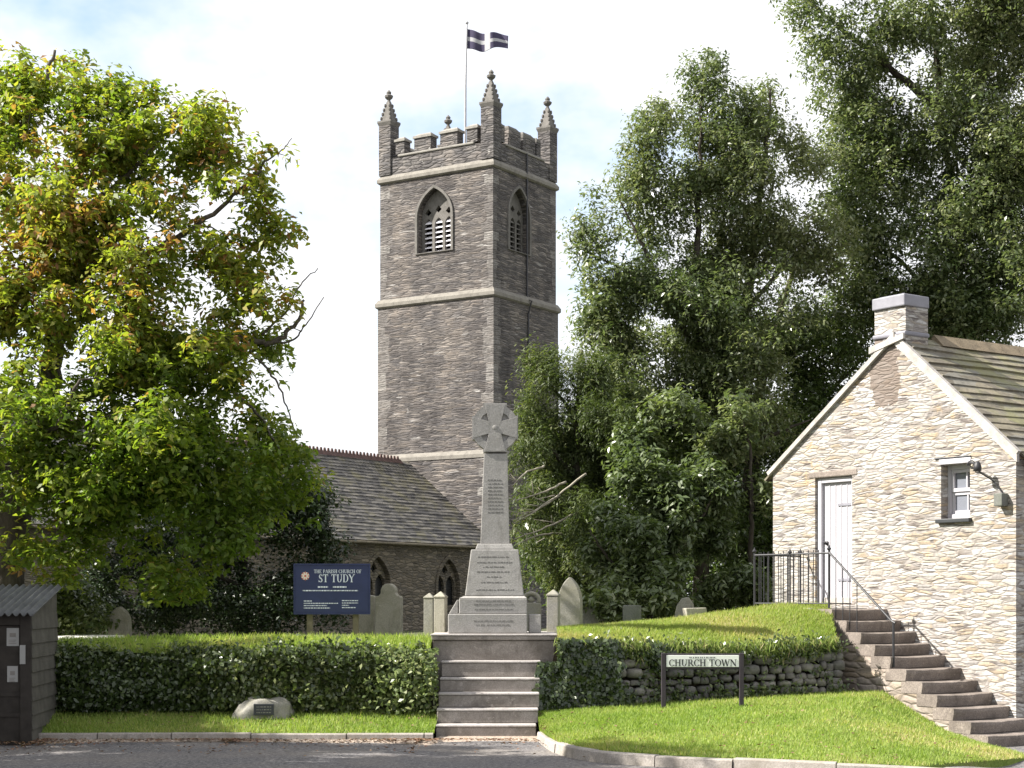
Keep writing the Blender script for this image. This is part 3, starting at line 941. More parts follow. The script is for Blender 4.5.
# belfry windows
def belfry(hole, a0, a1, zb, zs, zt, f3, ext, inw, slat_mat, nm):
    """f3(a, z, depth): depth inwards"""
    fr = MB()
    mid = (a0 + a1) / 2; w = a1 - a0
    big = arch2d(a0 - 0.10, a1 + 0.10, zb - 0.02, zs, zt + 0.11)
    root = MB().holed(big, [arch2d(a0 + 0.01, a1 - 0.01, zb + 0.01, zs, zt - 0.01)], lambda a, c: f3(a, c, -0.06), Vector(ext) * 0.11).build('window', M['pinnacle'], tw)
    inner = arch2d(a0 + 0.012, a1 - 0.012, zb + 0.012, zs, zt - 0.015)
    holes = []
    lights = []
    n = 3
    cw = (w - 0.16) / n
    zl = zb + (zs - zb) * 0.98
    for i in range(n):
        l0 = a0 + 0.08 + i * cw + 0.06; l1 = l0 + cw - 0.12
        lights.append((l0, l1))
        holes.append(arch2d(l0, l1, zb + 0.06, zl - 0.28, zl + 0.02, 4))
    for i, k in ((0, 0.42), (1, 0.62), (2, 0.42)):
        cx_ = a0 + 0.08 + (i + 0.5) * cw
        cz = zs + 0.22 + (0.10 if i == 1 else 0)
        q = 0.13
        holes.append([(cx_ - q * 1.2, cz), (cx_, cz - q), (cx_ + q * 1.2, cz), (cx_, cz + q * 1.3)])
    tr_ = MB().holed(inner, holes, lambda a, c: f3(a, c, 0.30), Vector(ext) * 0.16)
    tr_.build('tracery', M['pinnacle'], root)
    for (l0, l1) in lights:
        sl = MB()
        ns = 6
        step = (zl - 0.25 - zb) / ns
        for k in range(ns + 1):
            zc = zb + 0.05 + k * step
            hh = step * (0.62 if k < ns else 1.15)
            p = [f3(l0 - 0.02, zc, 0.33), f3(l1 + 0.02, zc, 0.33), f3(l1 + 0.02, zc + hh, 0.58), f3(l0 - 0.02, zc + hh, 0.58)]
            q = [Vector(x_) + Vector((0, 0, 0.035)) for x_ in p]
            sl.add(p + q, [(0, 1, 2, 3), (7, 6, 5, 4), (0, 4, 5, 1), (1, 5, 6, 2), (2, 6, 7, 3), (3, 7, 4, 0)])
        sl.build('louvre', slat_mat, root)
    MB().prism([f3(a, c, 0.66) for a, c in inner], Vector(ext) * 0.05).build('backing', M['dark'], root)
belfry(hole_l, wy0, wy1, wzb, wzs, wzt, lambda a, c, d: Vector((INS + d, a, c)), (1, 0, 0), 0, M['louvre'], 'lit')
belfry(hole_r, rx0, rx1, rzb, rzs, rzt, lambda a, c, d: Vector((a, INS + d, c)), (0, 1, 0), 0, M['louvre_grey'], 'shade')
# parapet, merlons, copings
PW = 0.42
zp0 = Z3 + 0.25
zp1 = on_tl(407, 155.5, INS)[1]
zm = on_tl(422, 137.5, INS)[1]
pa = MB()
i0, i1 = INS + 0.02, WR - INS - 0.02
j0, j1 = INS + 0.02, WL - INS - 0.02
pa.box(i0, i0 + PW, j0, j1, zp0, zp1); pa.box(i1 - PW, i1, j0, j1, zp0, zp1)
pa.box(i0 + PW, i1 - PW, j0, j0 + PW, zp0, zp1); pa.box(i0 + PW, i1 - PW, j1 - PW, j1, zp0, zp1)
pa.build('parapet', M['parapet'], tw)
cp = MB()
for (c0, c1, d0, d1) in ((i0 - 0.05, i0 + PW + 0.05, j0 + 0.9, j1 - 0.9), (i1 - PW - 0.05, i1 + 0.05, j0 + 0.9, j1 - 0.9),
                         (i0 + 0.9, i1 - 0.9, j0 - 0.05, j0 + PW + 0.05), (i0 + 0.9, i1 - 0.9, j1 - PW - 0.05, j1 + 0.05)):
    cp.box(c0, c1, d0, d1, zp1 + 0.003, zp1 + 0.10)
cp.build('coping', M['quoin'], tw, bevel=0.03)
def merlon(x0, x1, y0, y1, hz, oh=0.05):
    o = MB().box(x0, x1, y0, y1, zp1 + 0.10, hz).build('merlon', M['parapet'], tw)
    MB().box(x0 - oh, x1 + oh, y0 - oh, y1 + oh, hz + 0.003, hz + 0.10).frustum((x0 - oh + 0.03, x1 + oh - 0.03, y0 - oh + 0.03, y1 + oh - 0.03, hz + 0.10), (x0 + 0.16, x1 - 0.16, y0 + 0.12, y1 - 0.12, hz + 0.22)).build('merlon_cap', M['quoin'] if oh else M['pinnacle'], o)
for ua, ub in ((395.5, 404), (414, 430.5), (440, 457), (466.5, 477)):
    ya = on_tl(ub, 145, INS)[0]; yb = on_tl(ua, 145, INS)[0]
    merlon(i0 - 0.005, i0 + PW + 0.005, ya, yb, zm)
    merlon(i1 - PW - 0.005, i1 + 0.005, ya, yb, zm)
for ua, ub in ((497, 505), (509, 521), (523.5, 535.5), (537, 541)):
    xa = on_tr(ua, 150, INS)[0]; xb = on_tr(ub, 150, INS)[0]
    merlon(xa, xb, j0 - 0.005, j0 + PW + 0.005, zm + 0.08, 0.0)
    merlon(xa, xb, j1 - PW - 0.005, j1 + 0.005, zm)
# pinnacles
zc = EYE + (HZ - 103) / F * (TD + 0.1)
zt_ = EYE + (HZ - 70) / F * (TD + 0.2)
def pinnacle(cx_, cy_):
    s = 0.30
    o = MB().box(cx_ - s, cx_ + s, cy_ - s, cy_ + s, Z3 + 0.3, zc - 0.1).build('pinnacle', M['parapet'], tw)
    MB().frustum((cx_ - s, cx_ + s, cy_ - s, cy_ + s, zc - 0.097), (cx_ - s - 0.05, cx_ + s + 0.05, cy_ - s - 0.05, cy_ + s + 0.05, zc + 0.03)) \
        .box(cx_ - s - 0.05, cx_ + s + 0.05, cy_ - s - 0.05, cy_ + s + 0.05, zc + 0.033, zc + 0.11).build('moulding', M['pinnacle'], o)
    sp = MB()
    zb_ = zc + 0.11; ze = zt_ - 0.40
    sp.frustum((cx_ - 0.25, cx_ + 0.25, cy_ - 0.25, cy_ + 0.25, zb_), (cx_ - 0.07, cx_ + 0.07, cy_ - 0.07, cy_ + 0.07, ze))
    for k in range(4):                                        # crockets up the four edges
        tt = 0.12 + 0.22 * k
        r_ = lerp(0.25, 0.07, tt); zz = lerp(zb_, ze, tt)
        for sx in (-1, 1):
            for sy in (-1, 1):
                sp.lathe([(0.02, -0.07), (0.055, -0.01), (0.05, 0.06), (0.01, 0.10)], (cx_ + sx * r_, cy_ + sy * r_, zz), 6)
    sp.build('spire', M['pinnacle'], o)
    MB().lathe([(0.07, 0), (0.08, 0.05), (0.06, 0.10), (0.17, 0.20), (0.19, 0.28), (0.09, 0.34), (0.11, 0.42), (0.03, 0.52)], (cx_, cy_, ze - 0.03), 8).build('finial', M['pinnacle'], o)
e = 0.26
for cx_ in (INS + e, WR - INS - e):
    for cy_ in (INS + e, WL - INS - e):
        pinnacle(cx_, cy_)
# lightning conductor down the shaded face
lx = on_tr(527.5, 250, 0)[0]
MB().tube([(lx, INS - 0.05, Z3 + 1.0), (lx, INS - 0.05, Z2 + 0.2), (lx, -0.20, Z2 + 0.1), (lx, -0.05, Z2 - 0.4), (lx, -0.05, Z1)], 0.035, 6).build('drainpipe', M['iron'], tw)

# flagpole with flag
fp_w = at(465, 150, TD + 2.4)
pole = empty('flagpole', (fp_w.x, fp_w.y, Z3), 0, 'slim white flagpole on the tower roof flying a black flag with a white cross', 'flagpole')
top = at(467, 24, TD + 2.4)
hp = top.z - Z3
MB().tube([(0, 0, 0), (0.02, 0, hp * 0.6), ((467 - 465) / F * (TD + 2.4), 0, hp)], [0.055, 0.045, 0.03], 8).lathe([(0.02, 0), (0.07, 0.05), (0.07, 0.1), (0.01, 0.15)], ((467 - 465) / F * (TD + 2.4), 0, hp - 0.02), 8).build('pole', M['rope'], pole)
fu0, fu1 = 471.0, 509.0
k = (TD + 2.4) / F
fw = (fu1 - 467) * k
nu, nv = 44, 28
fl = bpy.data.meshes.new('flag')
vs, fs, tn = [], [], []
for j in range(nv + 1):
    for i in range(nu + 1):
        a, c = i / nu, j / nv
        x = 0.08 + fw * a * 0.98
        y = 0.16 * math.sin(a * 7.0 + c * 1.2) * a + 0.05 * math.sin(a * 15 + 2)
        zt2 = (HZ - lerp(29.5, 37.5, a ** 0.7)) * k + EYE - Z3
        hh = lerp(19.5, 13.0, a ** 1.4) * k
        vs.append((x, y - 0.4 * a, zt2 - hh * (1 - c) + 0.05 * math.sin(a * 9 + 1)))
for j in range(nv):
    for i in range(nu):
        q = j * (nu + 1) + i
        fs.append((q, q + 1, q + nu + 2, q + nu + 1))
        a, c = (i + 0.5) / nu, (j + 0.5) / nv
        tn.append(1.0 if abs(a - 0.50) < 0.065 or abs(c - 0.50) < 0.125 else 0.0)
fl.from_pydata(vs, [], fs)
an = fl.attributes.new('tint', 'FLOAT', 'FACE'); an.data.foreach_set('value', tn)
fl.polygons.foreach_set('use_smooth', [True] * len(fl.polygons))
fo = link('flag', fl, M['flag'], pole)
sol = fo.modifiers.new('thickness', 'SOLIDIFY'); sol.thickness = 0.012

# ================================================================== CHURCH AISLE in front of the tower
ch = empty('church', TC, TROT, 'low church aisle with grey slate roof and pointed windows joined to the tower', 'church')
ry_, rz_ = on_tl(410.5, 463)                       # ridge meets the tower
ey_ = -0.25
ez_ = on_tl(478, 548.5)[1] + 0.05
CLN = 30.0
wallz = ez_ - 0.05
arches = []
for s_ in (3.1, 7.6, 12.1, 16.6, 21.1):
    arches.append((-s_ - 0.75, -s_ + 0.75))
cw_ = MB()
yw = ey_ + 0.30
cw_.holed([(-CLN, -0.5), (-0.02, -0.5), (-0.02, wallz + 0.15), (-CLN, wallz + 0.15)], [arch2d(a, c, 1.25, 2.1, 3.15) for a, c in arches], lambda a, c: (a, yw, c), (0, 0.5, 0))
yfar = 2 * ry_ - yw
cw_.box(-CLN, -0.02, yfar - 0.5, yfar, -0.5, wallz + 0.15)
gp = [(yw + 0.5, -0.5), (yfar - 0.5, -0.5), (yfar - 0.5, wallz), (ry_, rz_ - 0.35), (yw + 0.5, wallz)]
cw_.prism([(-CLN, a, c) for a, c in gp], (0.5, 0, 0))
cw_.build('wall', M['aisle'], ch)
for a, c in arches:
    w_ = MB().holed(arch2d(a - 0.13, c + 0.13, 1.12, 2.1, 3.3), [arch2d(a + 0.01, c - 0.01, 1.26, 2.1, 3.13)], lambda p, q: (p, yw - 0.05, q), (0, 0.10, 0)).build('window', M['aisle'], ch)
    m_ = (a + c) / 2
    inn = arch2d(a + 0.012, c - 0.012, 1.262, 2.1, 3.12)
    MB().holed(inn, [arch2d(a + 0.10, m_ - 0.07, 1.36, 2.1, 2.50, 4), arch2d(m_ + 0.07, c - 0.10, 1.36, 2.1, 2.50, 4),
                     [(m_ - 0.2, 2.68), (m_, 2.5), (m_ + 0.2, 2.68), (m_, 2.92)]], lambda p, q: (p, yw + 0.16, q), (0, 0.12, 0)).build('tracery', M['aisle'], w_)
    MB().prism([(p, yw + 0.3, q) for p, q in inn], (0, 0.02, 0)).build('pane', M['leaded'], w_)
def courses(x0, x1, ya, za, yb, zb_, n, thick, seed, wob=0.008):
    """stepped slate courses from eave (ya, za) up to ridge (yb, zb_)"""
    rnd = random.Random(seed)
    m = MB()
    d = Vector((0, yb - ya, zb_ - za)); L = d.length; d.normalize()
    nn = Vector((0, -d.z, d.y)) if (yb - ya) > 0 else Vector((0, d.z, -d.y))
    nx = max(2, int(abs(x1 - x0) / 0.6))
    for k in range(n):
        s0, s1 = L * k / n, min(L, L * (k + 1) / n + 0.08)
        o1, o2 = [], []
        for i in range(nx + 1):
            x = lerp(x0, x1, i / nx)
            jj = rnd.uniform(-wob, wob)
            lift = thick + rnd.uniform(-wob, wob) * 0.5
            p = Vector((x, ya, za))
            o1.append((p + d * (s0 + jj) + nn * lift, p + d * (s0 + jj) - nn * 0.01))
            o2.append(p + d * s1 + nn * 0.004)
        kk = len(m.v)
        for i in range(nx + 1):
            m.v += [tuple(o1[i][1]), tuple(o1[i][0]), tuple(o2[i])]
        for i in range(nx):
            a = kk + 3 * i
            m.f += [(a, a + 3, a + 4, a + 1), (a + 1, a + 4, a + 5, a + 2)]
        m.f += [(kk, kk + 1, kk + 2), (kk + 3 * nx + 2, kk + 3 * nx + 1, kk + 3 * nx)]
    return m
rf_ = courses(-CLN - 0.2, -0.03, ey_, ez_, ry_, rz_, 26, 0.035, 8, 0.02)
rf_.v += courses(0, 1, 0, 0, 1, 1, 1, 0.02, 1).v[:0]
yfe = 2 * ry_ - ey_
k2 = courses(-CLN - 0.2, -0.03, yfe, ez_, ry_, rz_, 12, 0.035, 9)
rf_.add(k2.v, k2.f)
roof_o = rf_.build('roof', M['slate_church'], ch)
rt = MB().prism([(-CLN - 0.2, ry_ - 0.16, rz_ - 0.08), (-CLN - 0.2, ry_ + 0.16, rz_ - 0.08), (-CLN - 0.2, ry_, rz_ + 0.10)], (CLN - 0.5, 0, 0))
xx = -CLN
while xx < -0.9:
    rt.frustum((xx, xx + 0.17, ry_ - 0.025, ry_ + 0.025, rz_ + 0.07), (xx + 0.05, xx + 0.12, ry_ - 0.02, ry_ + 0.02, rz_ + 0.22))
    xx += 0.225
rt.build('ridge_tiles', M['ridge'], roof_o)
MB().tube([(-CLN, ey_ - 0.05, ez_ - 0.06), (-0.1, ey_ - 0.05, ez_ - 0.06)], 0.045, 8).build('gutter', M['post_wood'], ch)
MB().frustum((-0.35, -0.03, ey_ + 0.1, ey_ + 0.5, ez_ + 0.1), (-0.3, -0.03, ey_ + 0.1, ey_ + 0.4, ez_ + 0.3)).build('flashing', M['lead'], ch)

# ================================================================== STONE COTTAGE with outside stairs
hs = empty('stone_cottage', HC, HROT, 'rubble stone cottage gable with white door, sash window and mossy slate roof', 'cottage')
HW, HEL = on_gable(773, 473)                       # gable width, left eave
HE0 = on_gable(1010, 452)[1]
HE = (HEL + HE0) / 2
ya_, za_ = on_gable(896, 338)                      # apex
HLEN = 9.0
dy1, dzb = on_gable(815, 604); dy0, _ = on_gable(852, 604); dzt = on_gable(833, 477)[1]
wy1_, wzb_ = on_gable(941, 519); wy0_, _ = on_gable(970, 519); wzt_ = on_gable(955, 464)[1]
gable = [(0, -0.6), (HW, -0.6), (HW, HE), (ya_, za_), (0, HE)]
hw = MB().holed(gable, [[(dy0, dzb), (dy1, dzb), (dy1, dzt), (dy0, dzt)], [(wy0_, wzb_), (wy1_, wzb_), (wy1_, wzt_), (wy0_, wzt_)]], lambda a, c: (0, a, c), (0.5, 0, 0))
hw.box(0.5, HLEN, 0, 0.5, -0.6, HE).box(0.5, HLEN, HW - 0.5, HW, -0.6, HE)
hw.prism([(HLEN - 0.5, a, c) for a, c in [(0.5, -0.6), (HW - 0.5, -0.6), (HW - 0.5, HE), (ya_, za_ - 0.4), (0.5, HE)]], (0.5, 0, 0))
hw.build('wall', M['house'], hs)
ph_r = math.atan2(za_ - HE, ya_); ph_l = math.atan2(za_ - HE, HW - ya_)
ov = 0.16
hr = courses(0.05, HLEN, -ov, HE - ov * math.tan(ph_r), ya_, za_ + 0.03, 17, 0.034, 14, 0.022)
k2 = courses(-0.02, HLEN, HW + ov, HE - ov * math.tan(ph_l), ya_, za_ + 0.03, 13, 0.03, 15, 0.015)
hr.add(k2.v, k2.f)
hr_o = hr.build('roof', M['slate_house'], hs)
rd = MB()
xx = 0.75
while xx < HLEN:
    rd.prism([(xx, ya_ - 0.17, za_ - 0.06), (xx, ya_ + 0.17, za_ - 0.06), (xx, ya_, za_ + 0.11)], (0.42, 0, 0)); xx += 0.43
rd.build('ridge_tiles', M['ridge_old'], hr_o)
# white mortar verges along both slopes of the gable
vg = MB()
nr = Vector((0, -math.sin(ph_r), math.cos(ph_r))); nl = Vector((0, math.sin(ph_l), math.cos(ph_l)))
a0_ = Vector((-0.035, -0.03, HE - 0.03)); a1_ = Vector((-0.035, ya_, za_))
vg.prism([a0_, a1_, a1_ + Vector((0, 0, 0.06)), a0_ + nr * 0.045], (0.065, 0, 0))
dn = Vector((0, 0, -0.10))
vg.prism([a0_ + Vector((0.01, 0.0, -0.1)), a1_ + Vector((0.01, 0, 0)) + dn, a1_ + Vector((0.01, 0, 0)), a0_ + Vector((0.01, 0, 0))], (0.05, 0, 0))
b0_ = Vector((-0.05, HW + 0.05, HE - 0.04)); b1_ = Vector((-0.05, ya_, za_))
vg.prism([b1_, b0_, b0_ + nl * 0.06, b1_ + Vector((0, 0, 0.08))], (0.06, 0, 0))
vg.build('verge', M['mortar'], hs)
# eaves boards and gutter on the right wall
MB().tube([(0.0, -ov - 0.04, HE - ov * math.tan(ph_r) - 0.02), (HLEN, -ov - 0.04, HE - ov * math.tan(ph_r) - 0.02)], 0.055, 10).build('gutter', M['black_plastic'], hs)
# chimney
cy1_, cz0_ = on_gable(874, 335); cy0_, cz1_ = on_gable(905, 296)
zct = on_gable(905, 293.5)[1]
CD = 0.45
chm = MB().box(0.012, CD, cy0_, cy1_, za_ - 0.42, zct - 0.16).build('chimney', M['house'], hs)
MB().box(-0.028, CD + 0.014, cy0_ - 0.014, cy1_ + 0.014, zct - 0.157, zct).frustum((0.0, CD - 0.02, cy0_ + 0.02, cy1_ - 0.02, zct), (0.05, CD - 0.07, cy0_ + 0.07, cy1_ - 0.07, zct + 0.02)).build('chimney_cap', M['lead'], chm, bevel=0.015)
MB().box(-0.02, CD + 0.02, cy0_ - 0.02, cy1_ + 0.02, za_ + 0.02, za_ + 0.08).build('flashing', M['lead'], chm, bevel=0.02)
MB().prism([(-0.06, cy0_ - 0.02, za_ - 0.03), (-0.06, cy1_ + 0.04, za_ - 0.17), (-0.06, cy1_ + 0.04, za_ - 0.08), (-0.06, cy0_ - 0.02, za_ + 0.04)], (0.045, 0, 0)).build('flaunching', M['mortar'], chm)
# door, set back in its opening
dr = MB()
dr.box(0.09, 0.135, dy0 + 0.055, dy1 - 0.085, dzb + 0.01, dzt - 0.075)
for i in range(1, 5):
    yy = lerp(dy0 + 0.055, dy1 - 0.085, i / 5)
    dr.box(0.080, 0.0885, yy - 0.007, yy + 0.007, dzb + 0.03, dzt - 0.1)
dr_o = dr.build('door', M['white_paint'], hs)
for zz in (dzb + 0.32, dzt - 0.40):
    MB().box(0.074, 0.0795, dy0 + 0.06, dy0 + 0.34, zz, zz + 0.035).build('hinge', M['lead'], dr_o)
MB().box(0.070, 0.0895, dy0 + 0.056, dy1 - 0.086, dzb + 0.012, dzb + 0.09).build('weather_bar', M['mortar'], dr_o, bevel=0.006)
MB().box(0.04, 0.14, dy0 + 0.002, dy0 + 0.052, dzb + 0.002, dzt - 0.002).box(0.04, 0.14, dy1 - 0.082, dy1 - 0.002, dzb + 0.002, dzt - 0.002).box(0.04, 0.14, dy0 + 0.054, dy1 - 0.084, dzt - 0.072, dzt - 0.002).build('door_frame', M['white_paint'], dr_o, bevel=0.008)
MB().lathe([(0.03, 0), (0.03, 0.02), (0.012, 0.03), (0.026, 0.06), (0.01, 0.075)], (0, 0, 0), 10).xform(Matrix.Translation((0.09, dy1 - 0.15, dzb + 0.85)) @ Matrix.Rotation(R(-90), 4, 'Y')).build('door_knob', M['iron'], dr_o)
MB().box(-0.012, 0.45, dy0 - 0.10, dy1 + 0.12, dzt + 0.003, dzt + 0.09).build('lintel', M['stair'], hs, bevel=0.015)
# sash window
wn = MB()
fx0, fx1 = 0.13, 0.22
wn.box(fx0, fx1, wy0_ + 0.002, wy0_ + 0.045, wzb_ + 0.002, wzt_ - 0.002).box(fx0, fx1, wy1_ - 0.045, wy1_ - 0.002, wzb_ + 0.002, wzt_ - 0.002)
wn.box(fx0, fx1, wy0_ + 0.047, wy1_ - 0.047, wzb_ + 0.002, wzb_ + 0.06).box(fx0, fx1, wy0_ + 0.047, wy1_ - 0.047, wzt_ - 0.06, wzt_ - 0.002)
wn_o = wn.build('window', M['white_paint'], hs)
zm_ = (wzb_ + wzt_) / 2
sb = MB()
for (s0, s1, xo) in ((wzb_ + 0.062, zm_, 0.165), (zm_ + 0.003, wzt_ - 0.062, 0.145)):
    sb.box(xo, xo + 0.035, wy0_ + 0.05, wy1_ - 0.05, s0, s0 + 0.045).box(xo, xo + 0.035, wy0_ + 0.05, wy1_ - 0.05, s1 - 0.04, s1)
    sb.box(xo, xo + 0.035, wy0_ + 0.05, wy0_ + 0.09, s0 + 0.046, s1 - 0.041).box(xo, xo + 0.035, wy1_ - 0.09, wy1_ - 0.05, s0 + 0.046, s1 - 0.041)
    ymid = (wy0_ + wy1_) / 2 - 0.06
    sb.box(xo + 0.005, xo + 0.03, ymid - 0.01, ymid + 0.01, s0 + 0.046, s1 - 0.041)
sb.build('sash', M['white_paint'], wn_o)
MB().box(0.185, 0.19, wy0_ + 0.06, wy1_ - 0.06, wzb_ + 0.07, wzt_ - 0.07).build('pane', M['glass'], wn_o)
MB().box(0.26, 0.27, wy0_ - 0.1, wy1_ + 0.1, wzb_ - 0.1, wzt_ + 0.1).build('curtain', M['marble'], wn_o)
MB().box(-0.06, 0.12, wy0_ - 0.03, wy1_ + 0.05, wzb_ - 0.055, wzb_ - 0.003).build('sill', M['plaque'], wn_o, bevel=0.008)
MB().box(-0.012, 0.10, wy0_ - 0.02, wy1_ + 0.03, wzt_ + 0.003, wzt_ + 0.075).build('window_head', M['white_paint'], wn_o, bevel=0.008)
MB().box(-0.022, 0.2, wy0_ - 0.02, wy1_ + 0.10, wzt_ + 0.078, wzt_ + 0.094).build('drip_slate', M['plaque'], wn_o, bevel=0.006)

# wall lamp with scrolled bracket, cable and box near the corner
ly, lz = on_gable(988, 466)
wlamp = empty('wall_lamp', H_M @ Vector((0, ly, lz)), HROT, 'black wall lamp on a curly iron bracket beside the sash window', 'wall lamp')
by_, bz_ = on_gable(970, 465)
MB().tube([(-0.01, by_ - ly + 0.02, bz_ - lz), (-0.14, (by_ - ly) * 0.6, 0.05), (-0.20, 0.02, 0.02)], 0.011, 6).build('bracket', M['iron'], wlamp)
cv = [(-0.06 - 0.012 * math.cos(q * 0.5), (by_ - ly) * 0.72 + 0.065 * math.cos(q) * (1 - q / 14), bz_ - lz - 0.01 + 0.065 * math.sin(q) * (1 - q / 14)) for q in np.linspace(0, 10, 24)]
MB().tube(cv, 0.008, 5).build('scroll', M['iron'], wlamp)
MB().lathe([(0.015, 0.07), (0.035, 0.05), (0.05, 0.0), (0.047, -0.05), (0.03, -0.055)], (-0.2, 0, -0.02), 12).build('lamp_head', M['iron'], wlamp, smooth=True)
cy_, cz_ = on_gable(1004, 500)
MB().tube([(-0.18, 0, -0.08), (-0.05, (cy_ - ly) * 0.5, (cz_ - lz) * 0.45), (-0.02, cy_ - ly, cz_ - lz + 0.08)], 0.009, 5).build('cable', M['iron'], wlamp)
MB().box(-0.13, -0.005, cy_ - ly - 0.07, cy_ - ly + 0.06, cz_ - lz - 0.08, cz_ - lz + 0.08).build('junction_box', M['grave_dark'], wlamp, bevel=0.012)

# ------------------------------------------------------------------ outside stone stairs
st_top = H_I @ near_plane(830, 609); st_bot = H_I @ near_plane(1003, 750)
NS = 12
stairs = empty('stone_staircase', HC, HROT, 'worn stone staircase climbing along the cottage gable to its white door', 'staircase')
dyy = (st_bot.y - st_top.y) / (NS - 1); dzz = (st_bot.z - st_top.z) / (NS - 1)
rnd = random.Random(31)
for i in range(NS + 1):
    zz = st_top.z + dzz * i; yf = st_top.y + dyy * i            # tread top and front (towards lower y)
    j1, j2 = rnd.uniform(-0.012, 0.012), rnd.uniform(-0.02, 0.015)
    s_ = MB()
    nn = 7
    for k in range(nn):
        xa, xb = lerp(-WS + j2, -0.004, k / nn), lerp(-WS + j2, -0.004, (k + 1) / nn)
    prof = []
    nx_ = 9
    vsx = []
    for k in range(nx_ + 1):
        xa = lerp(-WS + 0.012 + j2 * 0.3, -0.004, k / nx_)
        wear = 0.012 * math.sin(math.pi * k / nx_) + rnd.uniform(-0.004, 0.004)
        fy = yf + dyy * 0.0 + j1 + rnd.uniform(-0.008, 0.008) - 0.02
        vsx.append([(xa, fy + 0.02, zz + dzz + 0.002), (xa, fy, zz - 0.05), (xa, fy + 0.004, zz - wear - 0.008), (xa, fy + 0.02, zz - wear), (xa, yf - dyy + 0.06, zz - wear * 0.4), (xa, yf - dyy + 0.06, zz + dzz + 0.002)])
    for r_ in vsx: s_.v += r_
    for k in range(nx_):
        for j in range(6):
            a = k * 6 + j; a2 = k * 6 + (j + 1) % 6
            s_.f.append((a, a2, a2 + 6, a + 6))
    s_.f.append((5, 4, 3, 2, 1, 0)); q = nx_ * 6
    s_.f.append((q, q + 1, q + 2, q + 3, q + 4, q + 5))
    s_.build('step', M['stair'], stairs)
# the rubble flank that carries the treads, seen from the lawn
poly = [(st_bot.y + dyy * 1.2, -0.6)]
pts_ = []
for i in range(NS, -1, -1):
    pts_.append((st_top.y + dyy * i + 0.03, st_top.z + dzz * (i + 1) - 0.004))
    if i > 0: pts_.append((st_top.y + dyy * (i - 1) + 0.03, st_top.z + dzz * (i + 1) - 0.004))
ly_end = (H_I @ near_plane(754, 604)).y
LZ = st_top.z
flank = [(st_bot.y + dyy * 0.9, -0.6)] + pts_ + [(st_top.y + 0.05, LZ - 0.11), (ly_end, LZ - 0.11), (ly_end, -0.6)]
MB().prism([(-WS + 0.02, a, c) for a, c in flank], (WS - 0.03, 0, 0)).build('flank_wall', M['flank'], stairs)
MB().box(-WS - 0.04, -0.004, st_top.y - dyy + 0.066, ly_end + 0.02, LZ - 0.105, LZ + 0.012).build('landing', M['mortar'], stairs, bevel=0.012)

# iron railing on the landing and down the stairs
rx = -WS + 0.07
pA = H_I @ near_plane(829, 604); pA.x = rx
rail = empty('iron_railing', HC, HROT, 'thin black iron railing around the landing with a handrail down the stairs', 'railing')
def ry_of(u, v_):
    p = H_I @ ray_plane(u, v_, HC + hx * rx, hx); return p.y, p.z
ytop, ztop = ry_of(829, 553)
yend, _ = ry_of(754.5, 553)
ylow, zlow = ry_of(893.5, 623)
zbase = LZ + 0.012
def post(y, x, z0, z1, r=0.014):
    MB().tube([(x, y, z0), (x, y, z1)], r, 8).lathe([(0.010, 0), (0.030, 0.018), (0.030, 0.034), (0.012, 0.05), (0.006, 0.075)], (x, y, z1), 8).build('post', M['iron'], rail)
post(ytop, rx, zbase, ztop + 0.03)
post(yend, rx, zbase, ztop + 0.03)
ymid2, _ = ry_of(790, 553)
post(ymid2, rx, zbase, ztop + 0.0, 0.012)
post(yend, -0.1, zbase, ztop + 0.03)
MB().tube([(rx, ytop, ztop), (rx, yend, ztop)], 0.013, 6).tube([(rx, yend, ztop), (-0.1, yend, ztop)], 0.013, 6).build('top_rail', M['iron'], rail)
MB().tube([(rx, ytop, zbase + 0.06), (rx, yend, zbase + 0.06)], 0.009, 6).tube([(rx, yend, zbase + 0.06), (-0.1, yend, zbase + 0.06)], 0.009, 6).build('bottom_rail', M['iron'], rail)
nb = 15
for i in range(1, nb):
    yy = lerp(ytop, yend, i / nb)
    if abs(yy - ymid2) < 0.03: continue
    MB().tube([(rx, yy, zbase + 0.06), (rx, yy, ztop + 0.045)], 0.0065, 5).build('baluster', M['iron'], rail)
for i in range(1, 7):
    xx = lerp(rx, -0.1, i / 7)
    MB().tube([(xx, yend, zbase + 0.06), (xx, yend, ztop + 0.045)], 0.0065, 5).build('baluster', M['iron'], rail)
MB().tube([(rx, ytop, ztop + 0.01), (rx, lerp(ytop, ylow, 0.97), lerp(ztop, zlow, 0.97)), (rx, ylow - 0.03, zlow)], 0.015, 8).build('handrail', M['iron'], rail)
zst = st_top.z + dzz * (ylow - st_top.y) / dyy
MB().tube([(rx, ylow, zst - 0.12), (rx, ylow, zlow)], 0.016, 8).build('post', M['iron'], rail)
for i in range(1, 5):
    f_ = i / 9
    yy = lerp(ytop, ylow, f_)
    MB().tube([(rx, yy, max(st_top.z + dzz * (yy - st_top.y) / dyy - 0.1, -1)), (rx, yy, lerp(ztop, zlow, f_))], 0.0065, 5).build('baluster', M['iron'], rail)

